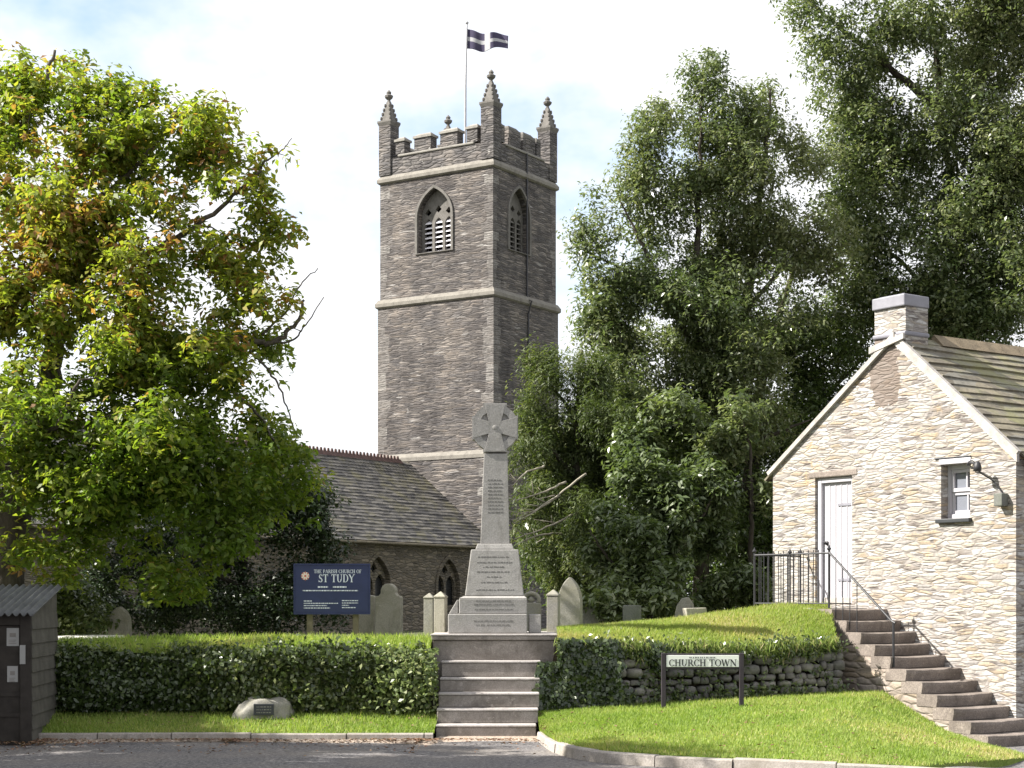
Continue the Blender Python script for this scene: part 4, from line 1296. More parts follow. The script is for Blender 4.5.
# ================================================================== WAR MEMORIAL CROSS with its steps
Y0 = 19.1
mem = empty('memorial_cross', ((490 - CX) / F * Y0, Y0, 0), 0, 'grey granite celtic cross memorial on a tapered inscribed plinth', 'memorial')
mo = Vector(mem.location)
def X(u, Y): return (u - CX) / F * Y - mo.x
def Zp(v_, Y): return EYE + (HZ - v_) / F * Y
def mbox(name, u0, u1, v0, v1, Y, dep, mat, parent, bev=0.01, u0t=None, u1t=None, dt=0.0):
    """block whose front face spans the pixels given at distance Y; optional taper"""
    u0t = u0 if u0t is None else u0t; u1t = u1 if u1t is None else u1t
    yy = Y - mo.y
    return MB().frustum((X(u0, Y), X(u1, Y), yy, yy + dep, Zp(v1, Y)), (X(u0t, Y), X(u1t, Y), yy + dt, yy + dep - dt, Zp(v0, Y))).build(name, mat, parent, bevel=bev)
stp = empty('memorial_steps', (mo.x, Y0, 0), 0, 'five granite steps and broad slab leading up to the memorial cross', 'steps')
sp = [(436, 536, 725, 742), (437, 538, 709, 725), (438.5, 539, 693, 709), (440, 539.5, 678, 693), (441.5, 540.5, 661, 678)]
for i, (u0, u1, v0, v1) in enumerate(sp):
    Y = Y0 + 0.29 * i
    zt2 = Zp(v0, Y); zb2 = -0.05 if i == 0 else Zp(sp[i - 1][2], Y0 + 0.29 * (i - 1)) + 0.003
    s_ = MB().box(X(u0, Y), X(u1, Y), Y - mo.y, Y - mo.y + 0.60, zb2, zt2 - 0.028).build('step', M['granite_step'], stp, bevel=0.008)
    MB().box(X(u0, Y) - 0.004, X(u1, Y) + 0.004, Y - mo.y - 0.012, Y - mo.y + 0.60, zt2 - 0.026, zt2).build('tread', M['tread'], s_, bevel=0.009)  # pale strip, the sunlit edge of the step painted in
YS = Y0 + 0.29 * 5
zs_top = Zp(634, YS)
MB().box(X(432.5, YS), X(555, YS), YS - mo.y, YS - mo.y + 1.7, -0.1, zs_top - 0.075).build('retaining_block', M['granite_step'], stp, bevel=0.015)
MB().box(X(432, YS) - 0.01, X(556, YS) + 0.01, YS - mo.y - 0.03, YS - mo.y + 1.75, zs_top - 0.072, zs_top - 0.024).build('slab', M['granite_step'], stp, bevel=0.008)
MB().box(X(432, YS) - 0.018, X(556, YS) + 0.018, YS - mo.y - 0.038, YS - mo.y + 1.75, zs_top - 0.022, zs_top).build('sunlit_slab_lip', M['tread'], stp, bevel=0.008)  # same pale tone, the slab's sunlit lip painted in
YB = YS + 0.22
zb_ = zs_top + 0.003
def Zb(v_): return Zp(v_, YB)
def blk(name, u0, u1, z0, z1, y0, dep, parent, mat=M['granite'], u0t=None, u1t=None, dt=0.0, bev=0.01):
    u0t = u0 if u0t is None else u0t; u1t = u1 if u1t is None else u1t
    yy = y0 - mo.y
    return MB().frustum((X(u0, y0), X(u1, y0), yy, yy + dep, z0), (X(u0t, y0), X(u1t, y0), yy + dt, yy + dep - dt, z1)).build(name, mat, parent, bevel=bev)
z1_, z2_, z3_, z4_, z5_ = Zb(614), Zb(596), Zb(549), Zb(543), Zb(451)
base_o = blk('plinth', 448, 527, zb_, z1_, YB, 0.95, mem)
blk('plinth_block', 529, 541, zb_, Zb(614.5), YB + 0.10, 0.62, base_o)
blk('plinth_block', 449, 458, z1_ + 0.003, Zb(600), YB + 0.18, 0.40, base_o, u0t=457)
die2 = blk('plinth_course', 459, 527, z1_ + 0.003, z2_ - 0.03, YB + 0.09, 0.76, mem)
blk('plinth_chamfer', 459, 527, z2_ - 0.027, z2_, YB + 0.09, 0.76, die2, u0t=464, u1t=524.5, dt=0.06, bev=0.004)
die = blk('die', 465, 524, z2_ + 0.003, z3_, YB + 0.16, 0.62, mem, u0t=471, u1t=518.5, dt=0.05)
blk('die_cap', 475.5, 514, z3_ + 0.003, z4_, YB + 0.24, 0.46, mem, u0t=477.5, u1t=512, dt=0.02, bev=0.008)
shaft = blk('shaft', 480.5, 509.5, z4_ + 0.003, z5_, YB + 0.32, 0.30, mem, u0t=484, u1t=507.5, dt=0.035, bev=0.006)
# wheel head
YH = YB + 0.345
k = YH / F
hc = Vector((X(495, YH), YH - mo.y, Zp(427.5, YH)))
Rw = 24.3 * k
head = MB()
arm_t, arm_w = 12.0 * k, 6.5 * k
out = []
for q in range(4):
    a0 = math.pi / 2 * q
    ux, uz = math.cos(a0), math.sin(a0); px_, pz_ = -uz, ux
    ext_ = 24.5 * k if q % 2 else 23.0 * k
    out += [(ux * ext_ - px_ * arm_t, uz * ext_ - pz_ * arm_t), (ux * ext_ + px_ * arm_t, uz * ext_ + pz_ * arm_t)]
    for s_ in (0.32, 0.5, 0.68):
        a = a0 + math.pi / 2 * s_
        out.append((Rw * 0.98 * math.cos(a), Rw * 0.98 * math.sin(a)))
holes = []
for q in range(4):
    a = math.pi / 2 * q + math.pi / 4
    c_, s_ = math.cos(a), math.sin(a)
    def rt(rr, aa): return (rr * math.cos(aa), rr * math.sin(aa))
    holes.append([rt(8.5 * k, a), rt(16.5 * k, a - 0.30), rt(17.0 * k, a), rt(16.5 * k, a + 0.30)])
dep = 0.23
head.holed(out, holes, lambda a, c: (hc.x + a, hc.y, hc.z + c), (0, dep, 0))
hd_o = head.build('wheel_head', M['granite'], mem, bevel=0.012)
arms = []
for q in range(4):
    a0 = math.pi / 2 * q
    ux, uz = math.cos(a0), math.sin(a0); px_, pz_ = -uz, ux
    ee = 23.6 * k if q % 2 else 22.2 * k
    arms += [(ux * ee - px_ * 10.5 * k, uz * ee - pz_ * 10.5 * k), (ux * ee + px_ * 10.5 * k, uz * ee + pz_ * 10.5 * k), (ux * 6.2 * k + px_ * 6.2 * k, uz * 6.2 * k + pz_ * 6.2 * k)]
MB().prism([(hc.x + a, hc.y - 0.006, hc.z + c) for a, c in arms], (0, 0.005, 0)).build('arms', M['granite'], hd_o, bevel=0.002)
rim_ = MB().tube([(hc.x + 19.5 * k * math.cos(q), hc.y - 0.004, hc.z + 19.5 * k * math.sin(q)) for q in np.linspace(0, 2 * math.pi, 33)], 0.012, 6)
MB().prism([(hc.x + x_, hc.y + 0.03, hc.z + z_) for x_, z_ in [rt(18 * k, 2 * math.pi * i / 20) for i in range(20)]], (0, 0.12, 0)).build('wheel_recess', M['granite'], hd_o)
MB().lathe([(0.035, 0), (0.03, 0.010), (0.01, 0.014)], (0, 0, 0), 10).xform(Matrix.Translation((hc.x, hc.y, hc.z)) @ Matrix.Rotation(R(90), 4, 'X')).build('boss', M['granite'], hd_o)

# incised inscriptions: worn beyond reading in the photograph, so rows of short cut marks
def marks(rows, yfn, parent, seed, mat, name='inscription', hgt=1.3):
    rnd = random.Random(seed)
    m = MB()
    for (u0, u1, v_, Y) in rows:
        u = u0
        while u < u1 - 1:
            wdt = rnd.choice((1.6, 2.4, 3.4, 4.6))
            ue = min(u1, u + wdt)
            p = [(X(u, Y), X(ue, Y))][0]
            z0, z1 = Zp(v_ + hgt / 2, Y), Zp(v_ - hgt / 2, Y)
            y = yfn((z0 + z1) / 2)
            ncol = max(1, int((ue - u) / 0.75))
            for c_ in range(ncol):
                xa = lerp(p[0], p[1], c_ / ncol); xb = lerp(p[0], p[1], (c_ + 0.62) / ncol)
                m.box(xa, xb, y - 0.002, y + 0.004, z0, z1 if rnd.random() < 0.8 else lerp(z0, z1, 0.6))
            u = ue + 0.9
    m.build(name, mat, parent)
ys_ = lambda z: (YB + 0.32 - mo.y) + 0.035 * (z - z4_) / (z5_ - z4_)
marks([(488, 503, v_, YB + 0.32) for v_ in np.arange(480, 514, 3.6)], ys_, shaft, 2, M['incised'], hgt=1.5)
yd_ = lambda z: (YB + 0.16 - mo.y) + 0.05 * (z - z2_) / (z3_ - z2_)
marks([(478, 511, 557, YB + .16), (477, 513, 562.5, YB + .16), (483, 506, 567, YB + .16), (477, 511, 572, YB + .16), (487, 502, 577, YB + .16), (481, 508, 582.5, YB + .16), (476, 514, 590, YB + .16)], yd_, die, 3, M['incised'], hgt=1.5)
marks([(476, 511, 601, YB + .09), (474, 514, 604.5, YB + .09), (475, 513, 609.5, YB + .09)], lambda z: YB + .09 - mo.y, die2, 4, M['incised'], hgt=1.3)
marks([(474, 514, 621, YB), (476, 510, 625, YB)], lambda z: YB - mo.y, base_o, 5, M['incised'], hgt=1.3)

# ================================================================== LETTERING (serif capitals built from strokes)
TH_, TN_ = 0.17, 0.065
def glyph(ch):
    """list of polygons in a box 1 high; returns (polys, width)"""
    P_ = []
    def bar(x0, y0, x1, y1, t_):
        dx, dy = x1 - x0, y1 - y0
        L = math.hypot(dx, dy); nx, ny = -dy / L * t_ / 2, dx / L * t_ / 2
        P_.append([(x0 - nx, y0 - ny), (x1 - nx, y1 - ny), (x1 + nx, y1 + ny), (x0 + nx, y0 + ny)])
    def ser(x, y, w=0.34):
        yy = y + (0.03 if y < 0.5 else -0.03)
        P_.append([(x - w / 2, yy - 0.03), (x + w / 2, yy - 0.03), (x + w / 2, yy + 0.03), (x - w / 2, yy + 0.03)])
    def arc(cx_, cy_, rx_, ry_, a0, a1, n=14):
        for i in range(n):
            q0, q1 = R(lerp(a0, a1, i / n)), R(lerp(a0, a1, (i + 1) / n))
            def pt(q):
                w_ = lerp(TN_, TH_, abs(math.cos(q)) ** 1.3)
                return [(cx_ + (rx_ - s * w_) * math.cos(q), cy_ + (ry_ - s * w_ * 0.8) * math.sin(q)) for s in (0, 1)]
            A, B_ = pt(q0), pt(q1)
            P_.append([A[0], B_[0], B_[1], A[1]])
    w = 0.8
    if ch == 'C':
        w = 0.82; arc(0.45, 0.5, 0.42, 0.51, 42, 318); bar(0.76, 0.98, 0.76, 0.68, 0.05); bar(0.76, 0.24, 0.76, 0.06, 0.05)
    elif ch == 'O':
        w = 0.92; arc(0.46, 0.5, 0.44, 0.51, 0, 360, 22)
    elif ch == 'H':
        w = 0.92
        for x in (0.2, 0.72): bar(x, 0, x, 1, TH_); ser(x, 0); ser(x, 1)
        bar(0.2, 0.52, 0.72, 0.52, TN_)
    elif ch == 'U':
        w = 0.9; bar(0.2, 0.34, 0.2, 1, TH_); bar(0.72, 0.34, 0.72, 1, TN_ * 1.2); ser(0.2, 1); ser(0.72, 1, 0.28)
        arc(0.43, 0.36, 0.315, 0.37, 180, 360)
    elif ch == 'R':
        w = 0.86; bar(0.2, 0, 0.2, 1, TH_); ser(0.2, 0); ser(0.16, 1, 0.26)
        bar(0.2, 0.97, 0.46, 0.97, TN_); bar(0.2, 0.5, 0.46, 0.5, TN_); arc(0.44, 0.735, 0.25, 0.265, -90, 90)
        bar(0.42, 0.5, 0.78, 0.02, TH_); ser(0.78, 0, 0.2)
    elif ch == 'P':
        w = 0.74; bar(0.2, 0, 0.2, 1, TH_); ser(0.2, 0); ser(0.16, 1, 0.26)
        bar(0.2, 0.97, 0.44, 0.97, TN_); bar(0.2, 0.46, 0.44, 0.46, TN_); arc(0.42, 0.715, 0.27, 0.285, -90, 90)
    elif ch == 'T':
        w = 0.8; bar(0.4, 0, 0.4, 1, TH_); ser(0.4, 0); bar(0.04, 0.96, 0.76, 0.96, 0.08); bar(0.06, 0.76, 0.06, 1, 0.05); bar(0.74, 0.76, 0.74, 1, 0.05)
    elif ch == 'W':
        w = 1.2; bar(0.1, 1, 0.36, 0, TH_); bar(0.36, 0, 0.6, 0.9, TN_); bar(0.58, 0.95, 0.84, 0, TH_); bar(0.84, 0, 1.08, 1, TN_); ser(0.1, 1, 0.28); ser(1.08, 1, 0.24); ser(0.58, 1, 0.24)
    elif ch == 'N':
        w = 0.96; bar(0.17, 0, 0.17, 1, TN_); bar(0.79, 0, 0.79, 1, TN_); bar(0.17, 0.98, 0.79, 0.02, TH_); ser(0.17, 0, 0.28); ser(0.12, 1, 0.22); ser(0.79, 1, 0.28)
    elif ch == 'S':
        w = 0.66; arc(0.33, 0.74, 0.25, 0.27, 30, 250, 10); arc(0.33, 0.26, 0.28, 0.27, -150, 75, 10); bar(0.57, 0.98, 0.57, 0.76, 0.05); bar(0.06, 0.02, 0.06, 0.26, 0.05)
        bar(0.2, 0.58, 0.45, 0.44, TH_)
    elif ch == 'D':
        w = 0.88; bar(0.2, 0, 0.2, 1, TH_); bar(0.06, 0.97, 0.45, 0.97, TN_); bar(0.06, 0.03, 0.45, 0.03, TN_); arc(0.42, 0.5, 0.42, 0.5, -90, 90)
    elif ch == 'Y':
        w = 0.88; bar(0.12, 1, 0.45, 0.46, TH_); bar(0.78, 1, 0.45, 0.46, TN_); bar(0.45, 0, 0.45, 0.5, TH_); ser(0.45, 0); ser(0.12, 1, 0.28); ser(0.78, 1, 0.26)
    elif ch == 'E':
        w = 0.74; bar(0.2, 0, 0.2, 1, TH_); bar(0.06, 0.97, 0.64, 0.97, TN_); bar(0.06, 0.03, 0.68, 0.03, TN_); bar(0.2, 0.52, 0.52, 0.52, TN_); bar(0.64, 0.74, 0.64, 1, 0.05); bar(0.67, 0, 0.67, 0.26, 0.05)
    elif ch == 'F':
        w = 0.70; bar(0.2, 0, 0.2, 1, TH_); ser(0.2, 0); bar(0.06, 0.97, 0.62, 0.97, TN_); bar(0.2, 0.52, 0.5, 0.52, TN_); bar(0.62, 0.74, 0.62, 1, 0.05)
    elif ch == 'A':
        w = 0.92; bar(0.12, 0, 0.44, 1, TN_); bar(0.44, 1, 0.78, 0, TH_); bar(0.26, 0.34, 0.66, 0.34, TN_); ser(0.12, 0, 0.26); ser(0.78, 0)
    elif ch == 'I':
        w = 0.42; bar(0.21, 0, 0.21, 1, TH_); ser(0.21, 0); ser(0.21, 1)
    else:
        w = 0.42
    return P_, w
def text(mb, s, x0, x1, z0, h, y):
    """write s between x0 and x1 (local x), baseline z0, cap height h, on the plane y facing -Y"""
    tot = sum(glyph(c)[1] for c in s)
    k_ = (x1 - x0) / tot
    x = x0
    i = 0
    for c in s:
        P_, w_ = glyph(c)
        for poly in P_:
            i += 1
            yy = y - 0.0004 * (i % 5)
            pts = [(x + a * k_, yy, z0 + b_ * h) for a, b_ in poly]
            ar = sum(poly[q][0] * poly[(q + 1) % 4][1] - poly[(q + 1) % 4][0] * poly[q][1] for q in range(4))
            if ar < 0: pts.reverse()
            mb.prism(pts, (0, 0.0035 + 0.0004 * (i % 5), 0))
        x += w_ * k_
    return mb

# ------------------------------------------------------------------ street name sign
YN = 19.75
sg0 = at(702, 698, YN)
sgn = empty('street_sign', (sg0.x, YN, sg0.z - 0.03), 0, 'low street name sign reading CHURCH TOWN on the lawn', 'street sign')
so = Vector(sgn.location)
def SX(u): return (u - CX) / F * YN - so.x
def SZ(v_): return EYE + (HZ - v_) / F * YN - so.z
for u0, u1 in ((661.5, 666), (739.5, 744)):
    MB().box(SX(u0), SX(u1), 0.0, 0.05, -0.12, SZ(653)).build('post', M['sign_wood'], sgn, bevel=0.006)
MB().box(SX(664), SX(741.5), 0.012, 0.036, SZ(669.5), SZ(653.5)).build('backboard', M['sign_wood'], sgn, bevel=0.004)
pl_ = MB().box(SX(666.5), SX(739), 0.003, 0.0115, SZ(667), SZ(655.2)).build('name_plate', M['sign_white'], sgn, bevel=0.003)
text(MB(), 'CHURCH TOWN', SX(668.8), SX(736.8), SZ(666.2), SZ(659.4) - SZ(666.2), 0.0005).build('lettering', M['letter_black'], pl_)
rnd = random.Random(3)
sm_ = MB()
u = 689.5
while u < 716:
    sm_.box(SX(u), SX(u + 0.7), 0.0005, 0.004, SZ(658.2), SZ(656.9)); u += rnd.choice((1.3, 1.6, 2.2))
sm_.build('small_lettering', M['letter_black'], pl_)

# ------------------------------------------------------------------ navy church notice board
YBd = 22.6
bd0 = at(332, 635, YBd)
brd = empty('church_noticeboard', (bd0.x, YBd, 0.45), R(2), 'navy church noticeboard on two posts reading ST TUDY', 'noticeboard')
bo = Vector(brd.location)
def BX(u): return (u - CX) / F * YBd - bo.x
def BZ(v_): return EYE + (HZ - v_) / F * YBd - bo.z
for u in (309.5, 355.5):
    MB().box(BX(u - 3), BX(u + 3), 0.03, 0.10, -0.3, BZ(580)).build('post', M['post_wood'], brd, bevel=0.006)
bp = MB().box(BX(295), BX(369), -0.01, 0.028, BZ(613), BZ(565)).build('board', M['navy'], brd, bevel=0.004)
fr_ = MB()
fr_.box(BX(293.8), BX(370.2), -0.02, 0.03, BZ(565), BZ(563.6)).box(BX(293.8), BX(370.2), -0.02, 0.03, BZ(614.4), BZ(613))
fr_.box(BX(293.8), BX(295), -0.02, 0.03, BZ(613), BZ(565)).box(BX(369), BX(370.2), -0.02, 0.03, BZ(613), BZ(565))
fr_.build('board_frame', M['navy'], brd)
lt = MB()
text(lt, 'THE PARISH CHURCH OF', BX(314), BX(361.5), BZ(573.2), BZ(569.6) - BZ(573.2), -0.012)
text(lt, 'ST TUDY', BX(318.5), BX(354.5), BZ(582.2), BZ(574.4) - BZ(582.2), -0.012)
lt.build('lettering', M['letter_white'], bp)
rnd = random.Random(12)
sl_ = MB()
for (u0, u1, v_, hh) in ((318, 328, 587, 1.5), (333, 347, 587, 1.5), (303, 358, 590.6, 1.1), (304, 312, 601, 0.9), (304, 338, 603.3, 0.9), (304, 327, 605.6, 0.9), (304, 330, 608, 0.9), (342, 358, 600.6, 0.9), (342, 358, 603, 0.9), (342, 349, 605.3, 0.9), (342, 356, 607.6, 0.9)):
    u = u0
    while u < u1:
        ww = rnd.choice((0.8, 1.2, 1.9, 2.6))
        sl_.box(BX(u), BX(min(u1, u + ww)), -0.0125, -0.009, BZ(v_ + hh / 2), BZ(v_ - hh / 2)); u += ww + 0.5
sl_.build('small_lettering', M['letter_white'], bp)
cc = (BX(305.5), BZ(576.0)); rr = 4.0 / F * YBd
cr = MB().prism([(cc[0] + rr * math.cos(q), -0.0135, cc[1] + rr * math.sin(q)) for q in np.linspace(0, 2 * math.pi, 17)[:-1]], (0, 0.004, 0)).build('crest', M['crest_cream'], bp)
ce = MB()
for q in range(8):
    a = q * math.pi / 4
    ce.prism([(cc[0] + rr * r_ * math.cos(a + d_), -0.0165, cc[1] + rr * r_ * math.sin(a + d_)) for r_, d_ in ((0.55, 0), (0.85, -0.22), (1.2, 0), (0.85, 0.22))], (0, 0.0025, 0))
ce.prism([(cc[0] + rr * 0.3 * math.cos(q), -0.0165, cc[1] + rr * 0.3 * math.sin(q)) for q in np.linspace(0, 2 * math.pi, 9)[:-1]], (0, 0.0025, 0))
ce.build('crest_ornament', M['crest_red'], cr)

# ================================================================== GRAVESTONES
def grave(name, label, cat, u0, u1, vt, vb, Y, shape, mat, yaw=0.0, thick=0.11, tilt=0.0, group=None):
    w = (u1 - u0) / F * Y; h = (vb - vt) / F * Y
    base = at((u0 + u1) / 2, vb, Y)
    low = 0.75                                          # carried on down into the ground behind the bank
    hw = w / 2
    if shape == 'pointed':
        top_ = [(p[0], p[1]) for p in arch2d(-hw, hw, 0, h * 0.52, h, 8)][2:]
    elif shape == 'round':
        top_ = [(hw, h - hw)] + [(hw * math.cos(q), h - hw + hw * math.sin(q)) for q in np.linspace(0.15, math.pi - 0.15, 12)] + [(-hw, h - hw)]
    elif shape == 'shoulder':
        r_ = hw * 0.58; zc_ = h - r_
        top_ = [(hw, h * 0.70), (hw * 0.92, h * 0.745), (hw * 0.76, h * 0.74), (r_, h * 0.80)] + [(r_ * math.cos(q), zc_ + r_ * math.sin(q)) for q in np.linspace(0.1, math.pi - 0.1, 10)] + [(-r_, h * 0.80), (-hw * 0.76, h * 0.74), (-hw * 0.92, h * 0.745), (-hw, h * 0.70)]
    elif shape == 'slope':
        top_ = [(hw, h * 0.72), (-hw * 0.92, h), (-hw, h * 0.98)]
    elif shape == 'rough':
        top_ = [(hw, h * 0.35), (hw * 0.8, h * 0.72), (hw * 0.35, h), (-hw * 0.3, h * 0.95), (-hw * 0.8, h * 0.62), (-hw, h * 0.25)]
    else:
        top_ = [(hw, h * 0.97), (hw * 0.3, h), (-hw * 0.95, h * 0.985), (-hw, h * 0.93)]
    poly = [(-hw, -low), (hw, -low)] + top_
    o = MB().prism([(a, -thick / 2, c) for a, c in poly], (0, thick, 0)).build(name, mat, None, bevel=0.012)
    o.location = base
    o.rotation_euler = (tilt, 0, yaw)
    return tag(o, label, cat, group)
GG = 'gravestones in the churchyard'
g = grave('gravestone', 'pale gravestone with rounded centre and shoulders right of the noticeboard', 'gravestone', 376, 402.5, 583.5, 632, 25.0, 'shoulder', M['grave_pale'], R(-14), 0.14, group=GG)
grave('gravestone', 'narrow gravestone standing half behind the noticeboard edge', 'gravestone', 359.5, 376, 595, 632, 25.4, 'flat', M['grave_pale'], R(-14), 0.12, group=GG)
grave('gravestone', 'tall gravestone with pointed arch top right of the cross', 'gravestone', 558.5, 582, 577, 632, 23.6, 'pointed', M['grave_grey'], R(-12), 0.16, group=GG)
grave('gravestone', 'low slab gravestone with sloping top beside the pointed gravestone', 'gravestone', 580, 607, 605, 632, 25.4, 'slope', M['grave_grey'], R(-16), 0.10, group=GG)
grave('gravestone', 'dark square gravestone in front of the pale shrub', 'gravestone', 623, 641, 605, 624, 24.6, 'flat', M['grave_dark'], R(-10), 0.12, group=GG)
grave('gravestone', 'small rough rounded gravestone below the dark tree', 'gravestone', 675, 695, 597, 620, 25.0, 'rough', M['grave_grey'], R(-10), 0.16, group=GG)
lg = grave('gravestone', 'low pinkish slab lying tilted on the grass crest', 'gravestone', 685, 706, 606.5, 616, 24.6, 'slope', M['grave_pale'], R(8), 0.22, group=GG)
lg.rotation_euler = (0, R(-9), R(8))
grave('gravestone', 'pointed pale gravestone under the chestnut branches above the hedge', 'gravestone', 109, 131, 606.5, 640, 24.5, 'pointed', M['grave_pale'], R(-10), 0.12, group=GG)
# gravestone with open round crest half hidden behind the memorial plinth
gx = grave('gravestone', 'gravestone with a round wreath crest half behind the memorial plinth', 'gravestone', 521.5, 541, 602.5, 634, 24.0, 'flat', M['grave_grey'], R(-8), 0.14, group=GG)
k = 24.0 / F
MB().tube([(7.6 * k * math.cos(q) + 0.0, 0, (634 - 600) * k + 6.5 * k * math.sin(q) + 0.0) for q in np.linspace(-0.5, math.pi + 0.5, 20)], 2.3 * k, 8).lathe([(0.01, -0.05), (0.06, 0), (0.01, 0.05)], (0, 0, (634 - 600) * k), 8).build('crest', M['grave_grey'], gx, smooth=True)
# pointed granite posts
def gatepost(u0, u1, vt, vb, Y, label, mat):
    w = (u1 - u0) / F * Y; h = (vb - vt) / F * Y
    s = w / 2
    o = MB().frustum((-s, s, -s, s, -0.8), (-s * 0.96, s * 0.96, -s * 0.96, s * 0.96, h - s * 1.1)) \
        .frustum((-s * 1.06, s * 1.06, -s * 1.06, s * 1.06, h - s * 1.097), (-s * 1.06, s * 1.06, -s * 1.06, s * 1.06, h - s * 0.85)) \
        .frustum((-s * 1.06, s * 1.06, -s * 1.06, s * 1.06, h - s * 0.85), (-s * 0.1, s * 0.1, -s * 0.1, s * 0.1, h)).build('stone_post', mat, None, bevel=0.008)
    o.location = at((u0 + u1) / 2, vb, Y)
    o.rotation_euler = (0, 0, R(-12))
    tag(o, label, 'stone post', 'pointed granite posts flanking the memorial')
gatepost(424.5, 434.5, 593, 632, 22.2, 'greyer left pointed granite post of the close pair left of the cross', M['grave_grey'])
gatepost(435, 446.5, 591.5, 632, 21.7, 'lichened brown right pointed granite post of the close pair left of the cross', M['grave_pale'])
gatepost(547.5, 559.5, 589.5, 632, 21.9, 'single pointed granite post between the cross and arched gravestone', M['grave_grey'])
# white table tomb seen over the hedge
tb = empty('table_tomb', at(100, 640, 23.5) + Vector((0, 0, -0.5)), R(-8), 'low white table tomb top showing above the hedge beside the hut', 'tomb')
k = 23.5 / F
MB().box(-38 * k, 14 * k, -0.45, 0.45, 0.37, 0.56).build('tomb_top', M['marble'], tb, bevel=0.02)
MB().box(-36 * k, 12 * k, -0.38, 0.38, -0.5, 0.367).build('tomb_chest', M['grave_pale'], tb)
MB().box(16 * k, 62 * k, -0.3, 0.5, 0.40, 0.52).build('tomb_step', M['grave_grey'], tb, bevel=0.02)

# boulder with a dark plaque in front of the hedge
def boulder(mb, c, r, seed, sub=3, sq=1.0):
    import bmesh
    bm = bmesh.new()
    bmesh.ops.create_icosphere(bm, subdivisions=sub, radius=1.0)
    for v_ in bm.verts:
        n_ = v_.co.normalized()
        d = 1 + 0.20 * noise.noise(n_ * 1.3 + Vector((seed, 0, 0))) + 0.09 * noise.noise(n_ * 3.1 + Vector((0, seed, 0)))
        if sq < 1: n_ = Vector([math.copysign(abs(q) ** sq, q) for q in n_])
        v_.co = Vector((n_.x * r[0] * d, n_.y * r[1] * d, n_.z * r[2] * d))
    bm.verts.index_update()
    vs = [v_.co + Vector(c) for v_ in bm.verts]
    fs = [tuple(x.index for x in f.verts) for f in bm.faces]
    bm.free()
    mb.add(vs, fs)
    return mb
bp_ = at(263, 719, 19.45)
bl = empty('plaque_boulder', bp_, R(6), 'grey boulder carrying a small dark plaque at the foot of the hedge', 'boulder')
k = 19.45 / F
boulder(MB(), (0.01, 0.09, -0.05), (0.35, 0.17, 0.30), 4.7, 4, 0.8).build('stone', M['grave_grey'], bl, smooth=True)
pq = MB().box(-9 * k, 11 * k, -0.105, -0.02, 4.5 * k, 15.5 * k).build('plaque', M['plaque'], bl, bevel=0.004)
mk = MB(); rnd = random.Random(4)
for r_ in range(3):
    x_ = -6
    while x_ < 8:
        w_ = rnd.choice((1.0, 1.8, 2.6)); mk.box(x_ * k, min(8.5, x_ + w_) * k, -0.107, -0.104, (6.6 + 2.8 * r_) * k, (7.5 + 2.8 * r_) * k); x_ += w_ + 0.8
mk.build('plaque_lettering', M['grave_grey'], pq)

# ================================================================== NOTICE HUT on the left
YHt = 18.2
hut = empty('notice_hut', (at(30, 745, YHt).x, YHt, 0), R(5.0), 'small dark timber hut with corrugated roof and pinned notices', 'hut')
hz1, hz2 = 1.42, 1.69
HWd, HDp = 1.9, 1.6
hb = MB()
nb_ = 9
for i in range(nb_):                                   # overlapping weatherboards on the side wall
    za, zb2 = lerp(0.0, hz1 - 0.03, i / nb_), lerp(0.0, hz1 - 0.03, (i + 1) / nb_)
    hb.add([(-0.03, 0.05, za), (-0.03, HDp, za), (-0.03, HDp, zb2), (-0.03, 0.05, zb2), (0.018, 0.05, za), (0.018, HDp, za), (0.0, HDp, zb2 + 0.02), (0.0, 0.05, zb2 + 0.02)],
           [(4, 5, 6, 7), (0, 4, 7, 3), (1, 2, 6, 5), (4, 0, 1, 5), (3, 7, 6, 2)])
hb.prism([(-0.03, 0.05, hz1 - 0.03), (-0.03, HDp, hz1 - 0.03), (-0.03, HDp, hz2 - 0.03)], (0.028, 0, 0))
hb.build('side_wall', M['hut_board'], hut)
MB().box(-HWd, -0.04, HDp - 0.05, HDp, 0, hz2 - 0.05).box(-HWd, -HWd + 0.05, 0.05, HDp - 0.06, 0, hz1 - 0.03).build('back_wall', M['hut_wood'], hut)
fp_ = MB().box(-0.10, 0.012, -0.02, 0.045, 0, hz1 - 0.02).box(-HWd, -HWd + 0.1, -0.02, 0.045, 0, hz1 - 0.02).box(-HWd + 0.103, -0.103, -0.015, 0.045, hz1 - 0.14, hz1 - 0.02)
fp_.build('front_frame', M['hut_wood'], hut, bevel=0.006)
MB().box(-HWd + 0.1, -0.1, 0.015, 0.04, 0.0, hz1 - 0.145).box(-HWd + 0.1, -0.1, 0.0, 0.0145, 0.52, 0.56).box(-HWd + 0.1, -0.1, 0.0, 0.0145, 0.30, 0.34).build('notice_panel', M['hut_wood'], hut)
rc_ = MB()
nx_ = 120
def cor(a, c):
    x = lerp(-HWd - 0.1, 0.06, a); y = lerp(-0.14, HDp + 0.08, c)
    return (x, y, lerp(hz1 - 0.02, hz2 + 0.03, c) + 0.018 * math.sin(a * 2 * math.pi * 26))
rc_.grid(cor, nx_ * 2, 6)
ro = rc_.build('roof', M['hut_roof'], hut, smooth=True)
sl2 = ro.modifiers.new('thickness', 'SOLIDIFY'); sl2.thickness = 0.008
k = YHt / F
